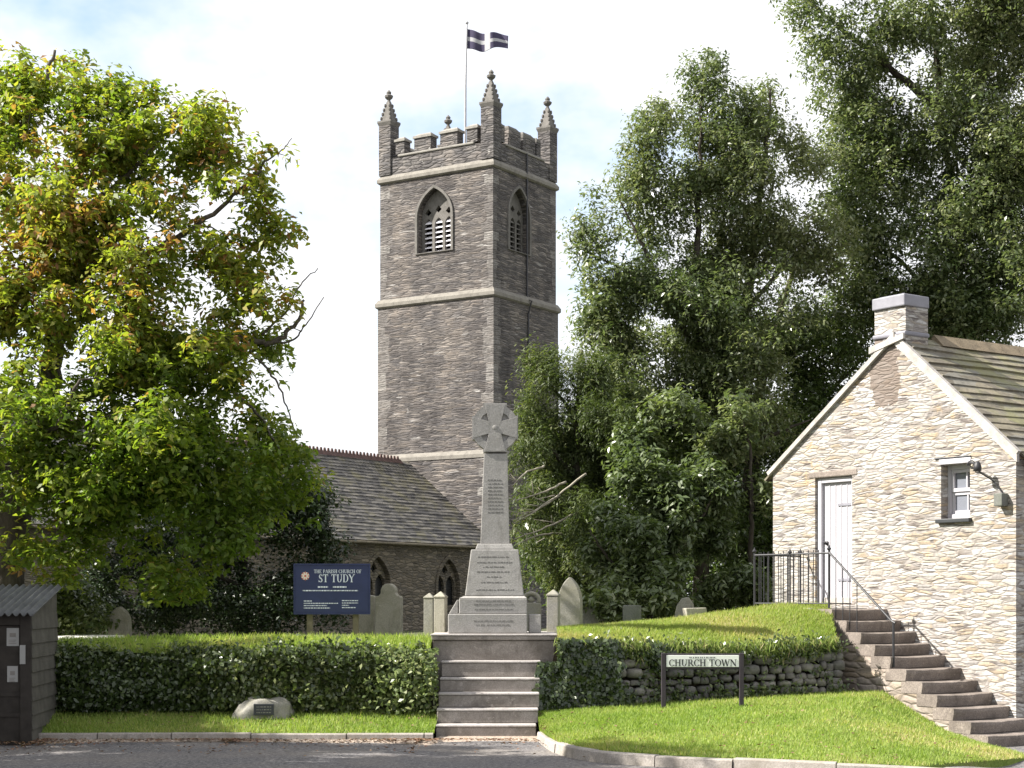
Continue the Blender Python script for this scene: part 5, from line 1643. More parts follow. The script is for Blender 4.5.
for (u0, u1, v0, v1) in ((7, 19, 628, 646), (7.5, 18, 666, 682)):
    np_ = MB().box((u0 - 30) * k, (u1 - 30) * k, 0.008, 0.0135, EYE + (HZ - v1) * k, EYE + (HZ - v0) * k).build('notice_paper', M['paper'], hut)
    nm = MB().box((u0 + 3 - 30) * k, (u1 - 3 - 30) * k, 0.005, 0.0077, EYE + (HZ - (v0 + 9)) * k, EYE + (HZ - (v0 + 5)) * k)
    for q in range(3):
        nm.box((u0 + 2 - 30) * k, (u1 - 2.5 - q % 2 - 30) * k, 0.005, 0.0077, EYE + (HZ - (v0 + 12.4 + 1.6 * q)) * k, EYE + (HZ - (v0 + 11.8 + 1.6 * q)) * k)
    nm.build('notice_print', M['louvre_grey'], np_)
MB().box((20.5 - 30) * k, (26 - 30) * k, -0.030, -0.022, EYE + (HZ - 664) * k, EYE + (HZ - 645) * k).build('notice_paper', M['paper'], hut)

# ================================================================== DRY STONE FACE of the right bank
sw = empty('stone_wall', (rf[2].x, rf[2].y, 0), 0, 'rough dry stone bank of rounded stones behind the street sign', 'stone wall')
swo = Vector(sw.location)
wb = [p.copy() for p in back[:7]]
def wall_pt(a, z01):
    lo = interp(wb, max(a, 0)) + (wb[1] - wb[0]) * 6 * min(a, 0)
    hi = interp(rf, max(a, 0)) + (rf[1] - rf[0]) * 6 * min(a, 0)
    p = lo.lerp(hi, z01); p.z -= 0.02
    return p
core = MB().grid(lambda a, c: wall_pt(a, c * 1.0 - 0.05) + Vector((0, 0.12, 0)) - swo, 40, 8)
core.build('earth_core', M['soil'], sw, smooth=True)
stn = MB()
rnd = random.Random(77)
L_ = (wb[-1] - wb[0]).length
row = 0.0
H_ = 0.66
z = 0.0
while z < 0.86:
    hh = rnd.uniform(0.11, 0.19)
    a = rnd.uniform(-0.02, 0.0)
    while a < 1.0:
        wv = rnd.choice((rnd.uniform(0.07, 0.13), rnd.uniform(0.12, 0.24)))
        ac = a + wv / 2 / L_
        if 0 < ac < 1:
            p = wall_pt(ac, z + hh / 2)
            if p.z > 0.1 and p.x - wv / 2 > 0.53:
                boulder(stn, p - swo + Vector((0, 0.05 + rnd.uniform(-0.03, 0.02), rnd.uniform(-0.02, 0.02))), (wv / 2 * 1.06, 0.10, hh * 0.66 / 2 * rnd.uniform(0.85, 1.15)), rnd.uniform(0, 99), 2, rnd.uniform(0.35, 0.7))
        a += wv / L_ * 1.02
    z += hh
stn.build('stones', M['drystone'], sw, smooth=True)

# ================================================================== HEDGE AND IVY
def box_leaves(fn, n, rng, jit, seed):
    P_, N_ = [], []
    for _ in range(n):
        a, c = rng.uniform(), rng.uniform()
        p, nn = fn(a, c)
        P_.append(p); N_.append(nn)
    P_ = np.array(P_); N_ = np.array(N_)
    bulge = 0.08 * wav(P_, 3.2, seed) + 0.07 * wav(P_, 9.0, seed + 1) + 0.04 * wav(P_, 19.0, seed + 2)
    P_ = P_ + N_ * (bulge + rng.normal(size=n) * jit)[:, None]
    return P_, N_
rng = np.random.default_rng(51)
hd0 = empty('hedge', (-3.3, 19.9, 0.25), 0, 'long clipped evergreen hedge left of the memorial steps', 'hedge')
ho = np.array(hd0.location)
hx0, hx1 = -6.5, -1.0
MB().grid(lambda a, c: (lerp(hx0, hx1, a) - ho[0], 19.86 + 0.05 * math.sin(a * 31) - ho[1] + 0.10 * c, lerp(0.15, 0.84, c) - ho[2]), 50, 6).build('twigs', M['hedge_core'], hd0, smooth=True)
def hedge_fn(a, c):
    x = lerp(hx0, hx1, a)
    if c < 0.88:
        z = lerp(0.24, 0.915, c / 0.88)
        return (x, 19.74 + 0.06 * (z - 0.24) - 0.05 * math.sin((z - 0.24) * 4), z), (0.0, -0.93, 0.36)
    return (x, lerp(19.74, 20.02, (c - 0.88) / 0.12), 0.925), (0, -0.5, 0.85)
P_, N_ = box_leaves(hedge_fn, 30000, rng, 0.05, 5)
tint = 0.36 + 0.22 * wav(P_, 1.8, 9) + 0.28 * rng.normal(size=len(P_)) + 0.22 * np.clip((P_[:, 0] + 3.0) / 1.5, -0.6, 1)  # last term paints the sunlit right half and shaded left into the leaves
leaf_mesh('foliage', P_ - ho, 0.064, 0.038, rng, M['leaf_hedge'], hd0, N_, 1.0, 0.2, tint)
sp_c = []
r3 = random.Random(17)
for _ in range(90):
    x_ = r3.uniform(-6.3, -1.1); h_ = r3.uniform(0.02, 0.10)
    for _ in range(9):
        sp_c.append((x_ + r3.gauss(0, 0.04), 19.86 + r3.gauss(0, 0.05), 0.95 + h_ * r3.random() * 1.6))
for _ in range(60):
    x_ = r3.uniform(-6.3, -1.1); z_ = r3.uniform(0.35, 0.9)
    for _ in range(8):
        sp_c.append((x_ + r3.gauss(0, 0.05), 19.66 + r3.gauss(0, 0.03), z_ + r3.gauss(0, 0.05)))
leaf_mesh('new_shoots', np.array(sp_c) - ho, 0.055, 0.026, rng, M['leaf_light'], hd0, None, 1.0, 0.0)
# ragged grass hanging over the lip of the right bank
nh = 5200
aa_ = rng.uniform(0, 1, nh)
hp_ = np.array([interp(rf, a) for a in aa_]) + np.stack([rng.normal(size=nh) * 0.02, -0.07 - np.abs(rng.normal(size=nh)) * 0.05, 0.01 - np.abs(rng.normal(size=nh)) * (0.05 + 0.05 * np.sin(aa_ * 23) ** 2)], 1)
hg = leaf_mesh('grass', hp_, 0.12, 0.009, rng, M['blade'], None, np.tile([0, -0.8, 0.4], (nh, 1)), 0.5, 1.6, 0.40 + 0.3 * rng.normal(size=nh))
tag(hg, 'ragged half dry grass hanging over the lip of the stone bank', 'grass', kind='stuff')
# ivy over the left third of the stone bank
ivy = empty('ivy', (0.95, 20.1, 0.3), 0, 'dark ivy smothering the bank right of the memorial steps', 'ivy')
io = np.array(ivy.location)
def ivy_fn(a, c):
    p = wall_pt(-0.06 + 0.52 * a ** 1.1, c)
    return (p.x, p.y - 0.10, p.z), (0.05, -0.9, 0.3)
P_, N_ = box_leaves(ivy_fn, 15000, rng, 0.04, 15)
aa = (P_[:, 0] - 0.30) / 1.9
keep = ((P_[:, 0] > 0.55) | (P_[:, 2] < 0.80)) & ((wav(P_, 5.0, 4) + 1.6 - 2.6 * np.clip(aa - 0.35, 0, 1) - 1.3 * np.clip(aa - 0.3, 0, 1) * np.clip(0.95 - P_[:, 2], 0, 1) * 2) > 0.15)
P_, N_ = P_[keep], N_[keep]
leaf_mesh('foliage', P_ - io, 0.062, 0.048, rng, M['leaf_ivy'], ivy, N_, 0.5, 0.4)
# weeds growing out of the stone bank and along its foot
wd = empty('weeds', (2.6, 20.7, 0.4), 0, 'small green weeds rooted among the stones of the bank', 'weeds')
wo = np.array(wd.location)
pp = []
r2 = random.Random(9)
for _ in range(210):
    a = r2.uniform(0.12, 1.0); c = r2.choice((r2.uniform(0.0, 0.10), r2.uniform(0.80, 1.02), r2.uniform(0.85, 1.02), r2.uniform(0, 1)))
    p = wall_pt(a, c); s = r2.uniform(0.04, 0.10)
    for _ in range(r2.randint(14, 46)):
        pp.append((p.x + r2.gauss(0, s), p.y - 0.09 + r2.gauss(0, 0.03), p.z + r2.gauss(0, s * 0.8)))
pp = np.array(pp)
leaf_mesh('foliage', pp - wo, 0.055, 0.026, rng, M['leaf_hedge'], wd, np.tile([0, -0.7, 0.5], (len(pp), 1)), 0.7, 0.3)
# plants hanging over the block beside the steps
sh = empty('shrub', (-0.98, 19.7, 0.3), 0, 'leafy green bush spilling against the left side of the memorial steps', 'shrub')
so_ = np.array(sh.location)
c_ = rng.normal(size=(3000, 3)) * np.array([0.26, 0.12, 0.23]) + np.array([-1.15, 19.66, 0.62])
c_ = c_[(c_[:, 0] < -0.86) & (c_[:, 2] > 0.2) & (c_[:, 2] < 0.98)]
leaf_mesh('foliage', c_ - so_, 0.065, 0.034, rng, M['leaf_light'], sh, np.tile([-0.2, -0.7, 0.5], (len(c_), 1)), 0.7, 0.3)
MB().tube([(-0.12, 0.1, -0.05), (-0.14, 0.05, 0.3), (-0.18, 0.0, 0.55)], [0.02, 0.015, 0.006], 6).build('stem', M['bark_dark'], sh)
# fallen leaves in the gutter
n = 2300
x_ = rng.uniform(-6.0, 0.6, n); x_ = x_ + 0.35 * np.sin(x_ * 3.1) ; y_ = 18.56 - np.abs(rng.normal(size=n)) * (0.26 + 0.18 * np.sin(x_ * 2.3)) - 1.6 * (rng.uniform(size=n) < 0.10) * rng.uniform(size=n)
fl_ = np.stack([x_, y_, np.full(n, 0.035)], 1)
ab_ = rng.uniform(0, 1, (170, 2)); lv_ = np.array([lawn0(a, 0.04 + 0.92 * c ** 2) for a, c in ab_]); lv_[:, 2] += 0.035
vv_ = np.array([verge(a, 0.1 + 0.8 * c) for a, c in rng.uniform(0, 1, (90, 2))]); vv_[:, 2] += 0.045
fl_ = np.concatenate([fl_, lv_, vv_]); n = len(fl_)
fo = leaf_mesh('fallen_leaves', fl_, 0.042, 0.026, rng, M['leaf_dead'], None, np.tile([0, 0, 1.0], (n, 1)), 0.35, 0.0)
tag(fo, 'brown fallen leaves gathered along the left kerb and scattered on the turf', 'leaves', kind='stuff')

# ================================================================== TREES
def V(u, v_, Y): return at(u, v_, Y)
# broad chestnut on the left, leaves turning
CH_DY = 4.2
def VC(u, v_, Y): return at(u, v_, Y + CH_DY)
def lobec(u, v_, ru, rv, Y, ry, wt=1.0): return lobe(u, v_, ru, rv, Y + CH_DY, ry * 1.1, wt)
limbs = [([VC(-6, 648, 21.0), VC(6, 570, 21.0), VC(18, 500, 21.0), VC(34, 430, 21.0), VC(52, 370, 21.0), VC(57, 300, 21.0), VC(66, 220, 20.9), VC(80, 165, 20.8), VC(105, 120, 20.7)], 0.34, 0.03),
         ([VC(18, 500, 21.0), VC(-20, 400, 21.3), VC(-40, 300, 21.6), VC(-30, 200, 21.6), VC(10, 150, 21.4), VC(40, 90, 21.3), VC(55, 50, 21.3)], 0.15, 0.02),
         ([VC(34, 430, 21.0), VC(80, 400, 20.6), VC(130, 370, 20.3), VC(180, 347, 20.2), VC(235, 338, 20.2), VC(272, 343, 20.2), VC(296, 322, 20.2), VC(304, 300, 20.2)], 0.11, 0.018),
         ([VC(272, 343, 20.2), VC(292, 340, 20.1), VC(306, 325, 20.0), VC(324, 297, 20.0)], 0.02, 0.006), ([VC(262, 335, 20.2), VC(285, 312, 20.1), VC(300, 285, 20.1), VC(318, 268, 20.1)], 0.02, 0.006), ([VC(250, 350, 20.2), VC(275, 380, 20.2), VC(288, 410, 20.3), VC(296, 440, 20.3)], 0.022, 0.006), ([VC(268, 160, 20.2), VC(282, 150, 20.2), VC(292, 138, 20.2)], 0.014, 0.005),
         ([VC(57, 300, 21.0), VC(95, 268, 20.6), VC(140, 258, 20.3), VC(190, 230, 20.2), VC(240, 190, 20.2), VC(268, 160, 20.2)], 0.085, 0.015),
         ([VC(66, 220, 20.9), VC(110, 190, 20.8), VC(150, 150, 20.8), VC(182, 105, 20.8)], 0.06, 0.012),
         ([VC(34, 430, 21.0), VC(90, 440, 20.2), VC(150, 470, 19.8), VC(200, 510, 19.7), VC(240, 545, 19.7)], 0.09, 0.015),
         ([VC(180, 347, 20.2), VC(220, 380, 20.2), VC(262, 420, 20.3), VC(290, 470, 20.4)], 0.04, 0.010),
         ([VC(18, 500, 21.0), VC(30, 460, 20.0), VC(60, 420, 19.2), VC(80, 380, 18.8)], 0.09, 0.02),
         ([VC(-20, 400, 21.3), VC(-90, 330, 21.0), VC(-150, 260, 20.8)], 0.10, 0.02),
         ([VC(18, 500, 21.0), VC(-60, 470, 20.4), VC(-140, 430, 20.0)], 0.10, 0.02)]
lobes = [lobec(52, 95, 46, 48, 21.3, 1.0), lobec(18, 175, 66, 66, 21.3, 1.3), lobec(112, 150, 52, 50, 20.8, 1.0), lobec(140, 120, 40, 40, 20.8, 0.9), lobec(95, 105, 34, 40, 21.0, 0.9), lobec(210, 130, 34, 36, 20.5, 0.8), lobec(272, 215, 26, 44, 20.3, 0.7), lobec(275, 330, 30, 50, 20.2, 0.7, 0.7), lobec(20, 90, 40, 40, 21.3, 1.0), lobec(178, 140, 42, 42, 20.7, 0.8, 0.9), lobec(238, 172, 40, 46, 20.3, 0.8, 0.7),
         lobec(90, 235, 70, 60, 20.6, 1.3), lobec(170, 245, 66, 56, 20.2, 1.2), lobec(245, 265, 42, 48, 20.2, 0.9, 0.8), lobec(40, 310, 70, 60, 20.4, 1.5), lobec(130, 335, 80, 60, 20.0, 1.5),
         lobec(215, 355, 62, 56, 20.0, 1.2), lobec(60, 400, 80, 50, 19.6, 1.5), lobec(160, 430, 86, 56, 19.8, 1.4), lobec(245, 440, 52, 56, 20.2, 1.0), lobec(110, 500, 80, 42, 19.6, 1.2, 0.8),
         lobec(205, 515, 74, 44, 19.7, 1.0), lobec(275, 480, 44, 46, 20.4, 0.9, 0.8), lobec(55, 500, 55, 40, 19.4, 0.9, 0.6), lobec(150, 570, 66, 30, 19.7, 0.9, 1.0), lobec(60, 545, 66, 34, 19.6, 0.8, 0.8), lobec(110, 470, 90, 50, 19.4, 1.0, 0.9), lobec(190, 480, 70, 50, 19.4, 1.0, 0.9), lobec(40, 470, 60, 40, 19.2, 0.8, 0.7),
         lobec(-70, 200, 70, 90, 21.3, 1.6), lobec(-120, 330, 90, 90, 20.8, 1.8), lobec(-90, 440, 90, 60, 20.0, 1.6)]
make_tree('chestnut_tree', 'broad chestnut tree with yellowing leaves overhanging the hut and hedge', 'tree', VC(-6, 648, 21.0), limbs, lobes, 4600, 20, 0.185, (0.12, 0.06),
          (M['leaf_chestnut'], M['bark']), 101, droop=0.6, gap=0.17, gscale=3.6, shell=0.1, twig=0.012, tbias=0.06, tvar=0.30, sub=10, subf=(0.42, 0.66))

# tall loose tree right of the tower
limbs = [([V(700, 640, 31), V(702, 520, 31), V(705, 420, 31), V(700, 320, 31), V(698, 240, 31), V(700, 160, 31), V(702, 90, 31)], 0.17, 0.012),
         ([V(704, 400, 31), V(740, 320, 31.5), V(755, 240, 31.7), V(765, 160, 31.7), V(770, 90, 31.7)], 0.13, 0.02),
         ([V(702, 360, 31), V(668, 300, 30.6), V(640, 240, 30.4), V(620, 200, 30.4)], 0.07, 0.012),
         ([V(700, 310, 31), V(660, 285, 30.3), V(615, 265, 30), V(585, 250, 29.8)], 0.06, 0.010),
         ([V(740, 320, 31.5), V(790, 260, 31.6), V(825, 235, 31.6)], 0.06, 0.012),
         ([V(704, 420, 31), V(650, 400, 30.2), V(610, 380, 30)], 0.07, 0.012),
         ([V(704, 460, 31), V(760, 440, 30.4), V(810, 420, 30)], 0.08, 0.012)]
lobes = [lobe(703, 100, 30, 44, 31, 0.8, 0.9), lobe(680, 155, 44, 44, 31, 0.9, 0.8), lobe(765, 118, 36, 50, 31.7, 0.9, 0.95), lobe(752, 185, 46, 46, 31.6, 1.1, 0.9), lobe(658, 195, 36, 40, 30.6, 0.8, 0.55),
         lobe(700, 235, 60, 46, 31, 1.3, 0.9), lobe(785, 235, 46, 46, 31.6, 1.1, 0.8), lobe(622, 255, 38, 44, 30.2, 0.9, 0.7), lobe(598, 225, 22, 34, 29.9, 0.5, 0.5), lobe(660, 310, 66, 50, 30.6, 1.3), lobe(745, 320, 70, 56, 31.2, 1.5, 0.9),
         lobe(615, 330, 36, 46, 30.2, 0.9, 0.9), lobe(805, 300, 36, 40, 31.5, 1.0, 0.7), lobe(598, 290, 26, 40, 29.9, 0.6, 0.6), lobe(655, 130, 30, 40, 30.8, 0.8, 0.8), lobe(735, 150, 40, 40, 31.3, 1.0, 0.9), lobe(803, 160, 34, 52, 31.7, 0.9, 0.8), lobe(640, 175, 28, 34, 30.5, 0.7, 0.7), lobe(825, 240, 34, 50, 31.6, 1.0, 0.8), lobe(720, 270, 60, 46, 31.2, 1.2, 0.9), lobe(585, 250, 18, 36, 29.8, 0.4, 0.6), lobe(690, 380, 70, 50, 30.2, 1.3), lobe(630, 400, 50, 46, 29.8, 1.0), lobe(770, 400, 70, 50, 30.6, 1.4)]
make_tree('ash_tree', 'tall loose green tree standing between the tower and the cottage', 'tree', V(700, 640, 31), limbs, lobes, 5200, 21, 0.20, (0.095, 0.040),
          (M['leaf_beech'], M['bark_dark']), 202, droop=0.8, gap=0.10, gscale=3.0, shell=0.1, twig=0.009, tbias=0.14, tvar=0.32, sub=7, subf=(0.52, 0.80))
# dense dark tree behind the cottage
limbs = [([V(745, 650, 33), V(748, 520, 33), V(755, 420, 33), V(775, 330, 33), V(800, 250, 33)], 0.26, 0.03),
         ([V(748, 500, 33), V(700, 450, 32), V(660, 410, 31.5)], 0.1, 0.02), ([V(755, 440, 33), V(820, 400, 33), V(870, 350, 33)], 0.1, 0.02)]
lobes = [lobe(735, 440, 76, 56, 32.5, 1.5), lobe(670, 450, 56, 50, 31.5, 1.3), lobe(800, 420, 66, 60, 33, 1.6), lobe(730, 530, 84, 56, 32, 1.5), lobe(800, 520, 60, 60, 32.5, 1.4), lobe(815, 350, 50, 46, 33, 1.4), lobe(655, 530, 46, 46, 31.5, 1.2), lobe(740, 350, 60, 50, 33.3, 1.4), lobe(770, 585, 80, 36, 32.3, 1.4)]
make_tree('dark_tree', 'dense dark green tree filling the gap left of the cottage', 'tree', V(745, 650, 33), limbs, lobes, 3000, 24, 0.24, (0.105, 0.048),
          (M['leaf_dark'], M['bark_dark']), 303, droop=0.5, gap=0.0, gscale=1.6, shell=0.2, twig=0.010, tvar=0.3, sub=10)
# tall tree rising behind the cottage roof, cut by the frame
limbs = [([V(960, 640, 34), V(962, 480, 34), V(965, 340, 34.6), V(955, 220, 34.6), V(940, 100, 34.4), V(930, -30, 34), V(930, -140, 34)], 0.16, 0.03),
         ([V(965, 340, 34), V(900, 260, 33.5), V(850, 250, 33), V(825, 265, 32.8)], 0.06, 0.012), ([V(955, 220, 34), V(1010, 140, 34), V(1050, 40, 34), V(1060, -60, 34)], 0.13, 0.02),
         ([V(940, 110, 34), V(880, 60, 33.5), V(830, 20, 33.2), V(795, -20, 33)], 0.09, 0.015), ([V(965, 340, 34), V(1030, 290, 33.5), V(1090, 220, 33.5)], 0.12, 0.02)]
lobes = [lobe(880, 40, 62, 56, 33.5, 1.3), lobe(815, -10, 34, 36, 33, 0.9, 0.7), lobe(860, 120, 36, 46, 33.4, 1.0, 0.8), lobe(925, 130, 66, 60, 33.6, 1.5), lobe(1000, 80, 66, 66, 34, 1.6), lobe(1020, 180, 66, 60, 33.8, 1.6), lobe(940, 220, 66, 52, 33.2, 1.5),
         lobe(880, 230, 44, 46, 32.9, 1.1, 0.9), lobe(1000, 280, 76, 50, 33.2, 1.6), lobe(880, 305, 46, 36, 33, 1.0, 0.75), lobe(960, 320, 70, 36, 33.2, 1.4), lobe(960, 0, 70, 60, 34, 1.6), lobe(1040, -10, 60, 60, 34, 1.6),
         lobe(930, -110, 90, 60, 34, 1.8), lobe(1090, 110, 60, 90, 34, 1.8), lobe(1090, 250, 60, 70, 33.5, 1.7), lobe(850, 330, 44, 44, 33.5, 1.0, 0.9), lobe(850, 190, 36, 50, 33.2, 1.0, 0.9), lobe(980, 300, 70, 44, 32.6, 1.3), lobe(915, 290, 50, 44, 32.6, 1.2), lobe(1000, 190, 60, 60, 32.8, 1.3), lobe(880, 170, 46, 50, 33.0, 1.1), lobe(845, 60, 40, 44, 33.2, 1.0, 0.8), lobe(862, 275, 34, 40, 33, 1.0, 0.9)]
make_tree('beech_tree', 'very tall leafy tree rising behind the cottage roof', 'tree', V(960, 640, 34), limbs, lobes, 7200, 23, 0.22, (0.105, 0.045),
          (M['leaf_beech'], M['bark_dark']), 404, droop=0.7, gap=0.05, gscale=2.8, shell=0.1, twig=0.009, tbias=0.12, tvar=0.32, sub=8, subf=(0.52, 0.80))
# feathery conifer close behind the cross
limbs = [([V(572, 640, 28.9), V(573, 560, 28.9), V(575, 470, 28.9), V(578, 400, 28.9), V(582, 350, 28.9)], 0.15, 0.02),
         ([V(573, 540, 28.9), V(545, 520, 28.5), V(520, 520, 28.3)], 0.05, 0.01), ([V(575, 480, 28.9), V(545, 440, 28.5), V(525, 420, 28.4)], 0.05, 0.01), ([V(577, 420, 28.9), V(550, 385, 28.7), V(528, 362, 28.6)], 0.04, 0.008)]
lobes = [lobe(572, 385, 42, 34, 28.9, 0.8), lobe(545, 375, 26, 30, 28.7, 0.5, 0.9), lobe(610, 420, 40, 60, 29.3, 0.9), lobe(590, 470, 46, 50, 29.1, 0.9), lobe(620, 500, 40, 60, 29.5, 0.9), lobe(555, 440, 44, 44, 28.7, 0.9), lobe(600, 440, 44, 50, 28.2, 1.0), lobe(538, 500, 34, 46, 28.5, 0.8), lobe(588, 520, 50, 56, 27.9, 1.0), lobe(540, 570, 38, 40, 28.5, 0.8), lobe(600, 580, 46, 40, 28.8, 0.9), lobe(525, 440, 20, 40, 28.6, 0.5, 0.8)]
make_tree('yew_tree', 'feathery yew close behind the cross memorial', 'tree', V(572, 640, 28.9), limbs, lobes, 1900, 44, 0.17, (0.09, 0.022),
          (M['leaf_yew'], M['bark_dark']), 505, droop=1.1, gap=0.08, gscale=2.4, shell=0.35, twig=0.008, tvar=0.3, flat=1.2)
# bare pale branches poking out of it
bb = MB()
rnd = random.Random(8)
bo_ = V(560, 520, 26.6)
for (a, b_) in (((512, 540), (566, 508)), ((512, 520), (545, 492)), ((513, 524), (572, 470)), ((511, 486), (530, 462)), ((516, 545), (548, 530)), ((514, 500), (552, 478))):
    p0, p1 = V(b_[0] + 14, b_[1] + 4, 27.4), V(a[0], a[1], 26.4)
    m1 = p0.lerp(p1, 0.5) + Vector((0, 0, rnd.uniform(-0.05, 0.10)))
    bb.tube([q - bo_ for q in smooth_path([p0, m1, p1], 6, 0.012, rnd)], [0.022 * (1 - 0.06 * i) for i in range(13)], 5)
    for _ in range(3):
        s_ = p0.lerp(p1, rnd.uniform(0.3, 0.9)); e_ = s_ + Vector((rnd.uniform(-0.35, 0.0), rnd.uniform(-0.2, 0.1), rnd.uniform(-0.1, 0.22)))
        bb.tube([s_ - bo_, e_ - bo_], [0.010, 0.004], 4)
yew = bpy.data.objects['yew_tree']
bo2 = bb.build('bare_branches', M['bark_pale'], yew, smooth=True)
bo2.location = bo_ - Vector(yew.location)
# pale large-leaved shrub in front of the trees
limbs = [([V(650, 640, 26.7), V(652, 580, 26.7), V(660, 520, 26.7), V(668, 470, 26.7)], 0.07, 0.015), ([V(652, 590, 26.7), V(610, 560, 26.3), V(590, 530, 26.1)], 0.04, 0.01), ([V(655, 560, 26.7), V(700, 520, 26.7), V(720, 480, 26.7)], 0.04, 0.01)]
lobes = [lobe(665, 490, 50, 40, 26.9, 0.8), lobe(620, 540, 44, 40, 26.3, 0.8), lobe(690, 540, 46, 44, 26.7, 0.8), lobe(650, 585, 66, 34, 25.9, 0.8), lobe(605, 600, 34, 26, 25.5, 0.6), lobe(715, 480, 36, 40, 27.3, 0.7, 0.8), lobe(660, 430, 44, 40, 27.4, 0.8, 0.7), lobe(735, 590, 40, 34, 26.9, 0.7, 0.7)]
make_tree('laurel_bush', 'pale large leaved bush behind the low gravestones right of the cross', 'shrub', V(650, 640, 26.7), limbs, lobes, 900, 40, 0.19, (0.12, 0.046),
          (M['leaf_pale'], M['bark_dark']), 606, droop=0.6, gap=0.14, gscale=2.2, shell=0.35, twig=0.009, tvar=0.26)
# hanging branch by the cottage eave
limbs = [([V(752, 650, 27.6), V(750, 560, 27.6), V(752, 500, 27.6), V(748, 440, 27.6), V(735, 395, 27.6)], 0.06, 0.012)]
lobes = [lobe(735, 420, 34, 34, 27.6, 0.6, 0.8), lobe(752, 500, 26, 46, 27.6, 0.6), lobe(742, 575, 36, 40, 27.4, 0.7), lobe(715, 440, 26, 26, 27.8, 0.5, 0.7)]
make_tree('cherry_laurel', 'glossy slender young tree beside the cottage gable', 'tree', V(752, 650, 27.6), limbs, lobes, 230, 32, 0.20, (0.12, 0.048),
          (M['leaf_beech'], M['bark_dark']), 707, droop=0.6, gap=0.12, gscale=2.2, shell=0.3, twig=0.009, tvar=0.26)
# dark holly under the chestnut
limbs = [([V(245, 660, 28.1), V(243, 580, 28.1), V(246, 520, 28.1), V(250, 470, 28.1)], 0.10, 0.02), ([V(243, 590, 28.1), V(190, 560, 27.8), V(160, 540, 27.8)], 0.05, 0.01)]
lobes = [lobe(180, 530, 60, 46, 27.6, 1.2), lobe(130, 570, 44, 46, 27.4, 1.0), lobe(225, 520, 60, 50, 27.8, 1.2), lobe(95, 600, 40, 34, 27.4, 0.9), lobe(265, 500, 64, 50, 28.1, 1.2), lobe(300, 560, 40, 56, 27.9, 1.0), lobe(235, 570, 76, 56, 27.8, 1.3), lobe(180, 590, 60, 46, 27.5, 1.0), lobe(260, 615, 80, 30, 27.6, 1.1), lobe(310, 510, 28, 36, 28.2, 0.8), lobe(150, 600, 34, 36, 27.4, 0.8, 0.9), lobe(262, 455, 36, 30, 28.4, 0.8, 0.8)]
make_tree('holly_tree', 'dark glossy holly tree behind the navy noticeboard', 'tree', V(245, 660, 28.1), limbs, lobes, 1700, 34, 0.19, (0.075, 0.042),
          (M['leaf_holly'], M['bark_dark']), 808, droop=0.25, gap=0.0, gscale=2.0, shell=0.2, twig=0.009, tvar=0.3, sub=9)
# small laurel bush behind the hut
limbs = [([V(60, 650, 25), V(58, 610, 25), V(50, 580, 25)], 0.05, 0.01)]
lobes = [lobe(60, 600, 44, 30, 25, 0.8), lobe(15, 590, 30, 26, 24.6, 0.6), lobe(85, 620, 30, 24, 24.6, 0.6)]
make_tree('evergreen_bush', 'shaded evergreen bush behind the corrugated hut roof', 'shrub', V(60, 650, 25), limbs, lobes, 260, 34, 0.18, (0.085, 0.045),
          (M['leaf_dark'], M['bark_dark']), 909, droop=0.25, gap=0.05, gscale=2.0, shell=0.3, twig=0.009, tvar=0.3)
# two broad trees far behind, closing the gaps low down between the nearer ones
for lab, u_, sd_ in (('hazy dark tree far behind the yew beside the tower', 590, 121), ('distant dark tree glimpsed behind the ash and laurel', 700, 122)):
    limbs = [([V(u_, 630, 48), V(u_ + 2, 540, 48), V(u_ + 4, 470, 48), V(u_ + 3, 410, 48)], 0.25, 0.05)]
    lobes = [lobe(u_, 470, 56, 56, 48, 2.0), lobe(u_ - 20, 540, 56, 50, 47.5, 2.0), lobe(u_ + 36, 540, 60, 56, 47.5, 2.0), lobe(u_ + 10, 595, 80, 30, 47, 2.0), lobe(u_ + 30, 430, 46, 46, 48, 1.8)]
    make_tree('background_tree', lab, 'tree', V(u_, 630, 48), limbs, lobes, 800, 26, 0.42, (0.20, 0.10), (M['leaf_dark'], M['bark_dark']), sd_, droop=0.4, gap=0.0, shell=0.2, twig=0.016, sub=8)
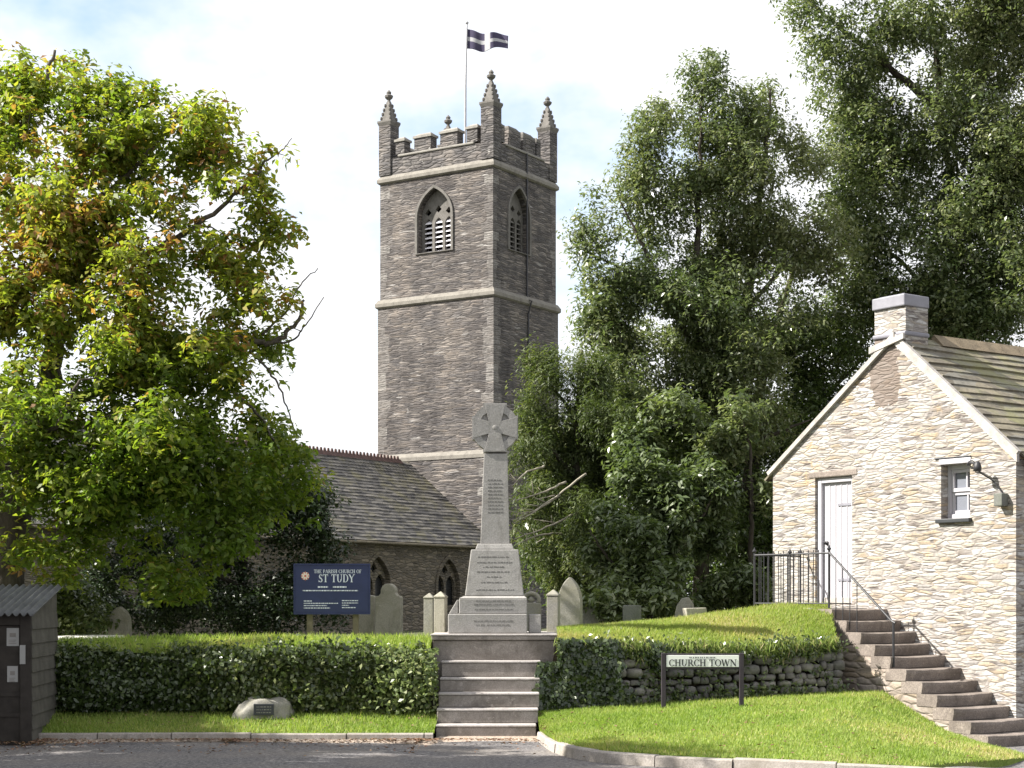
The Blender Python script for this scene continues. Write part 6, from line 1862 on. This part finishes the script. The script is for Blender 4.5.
# trees beside the road, outside the frame on the left, whose shade falls across the road, the hut and part of the hedge
def roadside(name_label, x, y, lobes_, seed, n):
    limbs = [([Vector((x, y, 0)), Vector((x + 0.1, y, 2.5)), Vector((x + 0.3, y - 0.1, 5)), Vector((x + 0.5, y, 8))], 0.30, 0.05),
             ([Vector((x + 0.2, y, 3)), Vector((x + 1.2, y + 0.7, 4.6)), Vector((x + 2.0, y + 1.0, 5.6))], 0.14, 0.03), ([Vector((x + 0.2, y, 3)), Vector((x + 1.2, y - 1.2, 5)), Vector((x + 2.2, y - 1.6, 6))], 0.14, 0.03)]
    make_tree('roadside_tree', name_label, 'tree', (x, y, 0), limbs, [(np.array(c), np.array(r), 1.0) for c, r in lobes_], n, 34, 0.30, (0.16, 0.08),
              (M['leaf_beech'], M['bark']), seed, droop=0.4, gap=0.17, gscale=2.2, shell=0.3, twig=0.014)
roadside('leafy unseen roadside tree beyond the hut shading the left hedge', -11.6, 19.2,
         [((-11.4, 19.0, 7.0), (1.9, 1.5, 1.6)), ((-9.6, 19.2, 4.6), (1.5, 1.3, 1.3)), ((-8.6, 19.0, 2.9), (0.9, 1.1, 0.8)), ((-12.2, 19.0, 5.0), (1.8, 1.5, 1.6))], 111, 620)
roadside('broad unseen roadside tree whose shade falls over the near road', -10.6, 15.4,
         [((-10.4, 15.4, 6.9), (2.3, 2.0, 1.5)), ((-8.4, 15.8, 6.4), (1.9, 1.9, 1.6)), ((-8.0, 13.8, 5.2), (1.8, 1.6, 1.5)), ((-9.6, 16.2, 4.2), (1.9, 1.5, 1.3)), ((-7.6, 15.4, 3.6), (1.3, 1.5, 1.1)), ((-11.0, 13.6, 6.6), (1.9, 1.7, 1.6)), ((-10.2, 17.0, 6.2), (1.6, 1.3, 1.6))], 112, 1000)
roadside('tall unseen roadside tree added beside the road to deepen the shade', -9.2, 8.6,  # unseen tree, added to cut the sky light on hedge and hut
         [((-8.6, 8.8, 6.6), (2.4, 2.2, 1.6)), ((-7.0, 10.4, 5.2), (1.7, 1.7, 1.3)), ((-7.2, 7.6, 5.6), (2.0, 1.9, 1.5)), ((-9.9, 9.8, 5.4), (2.0, 1.9, 1.5)), ((-7.2, 11.8, 4.2), (1.3, 1.4, 1.1))], 113, 800)
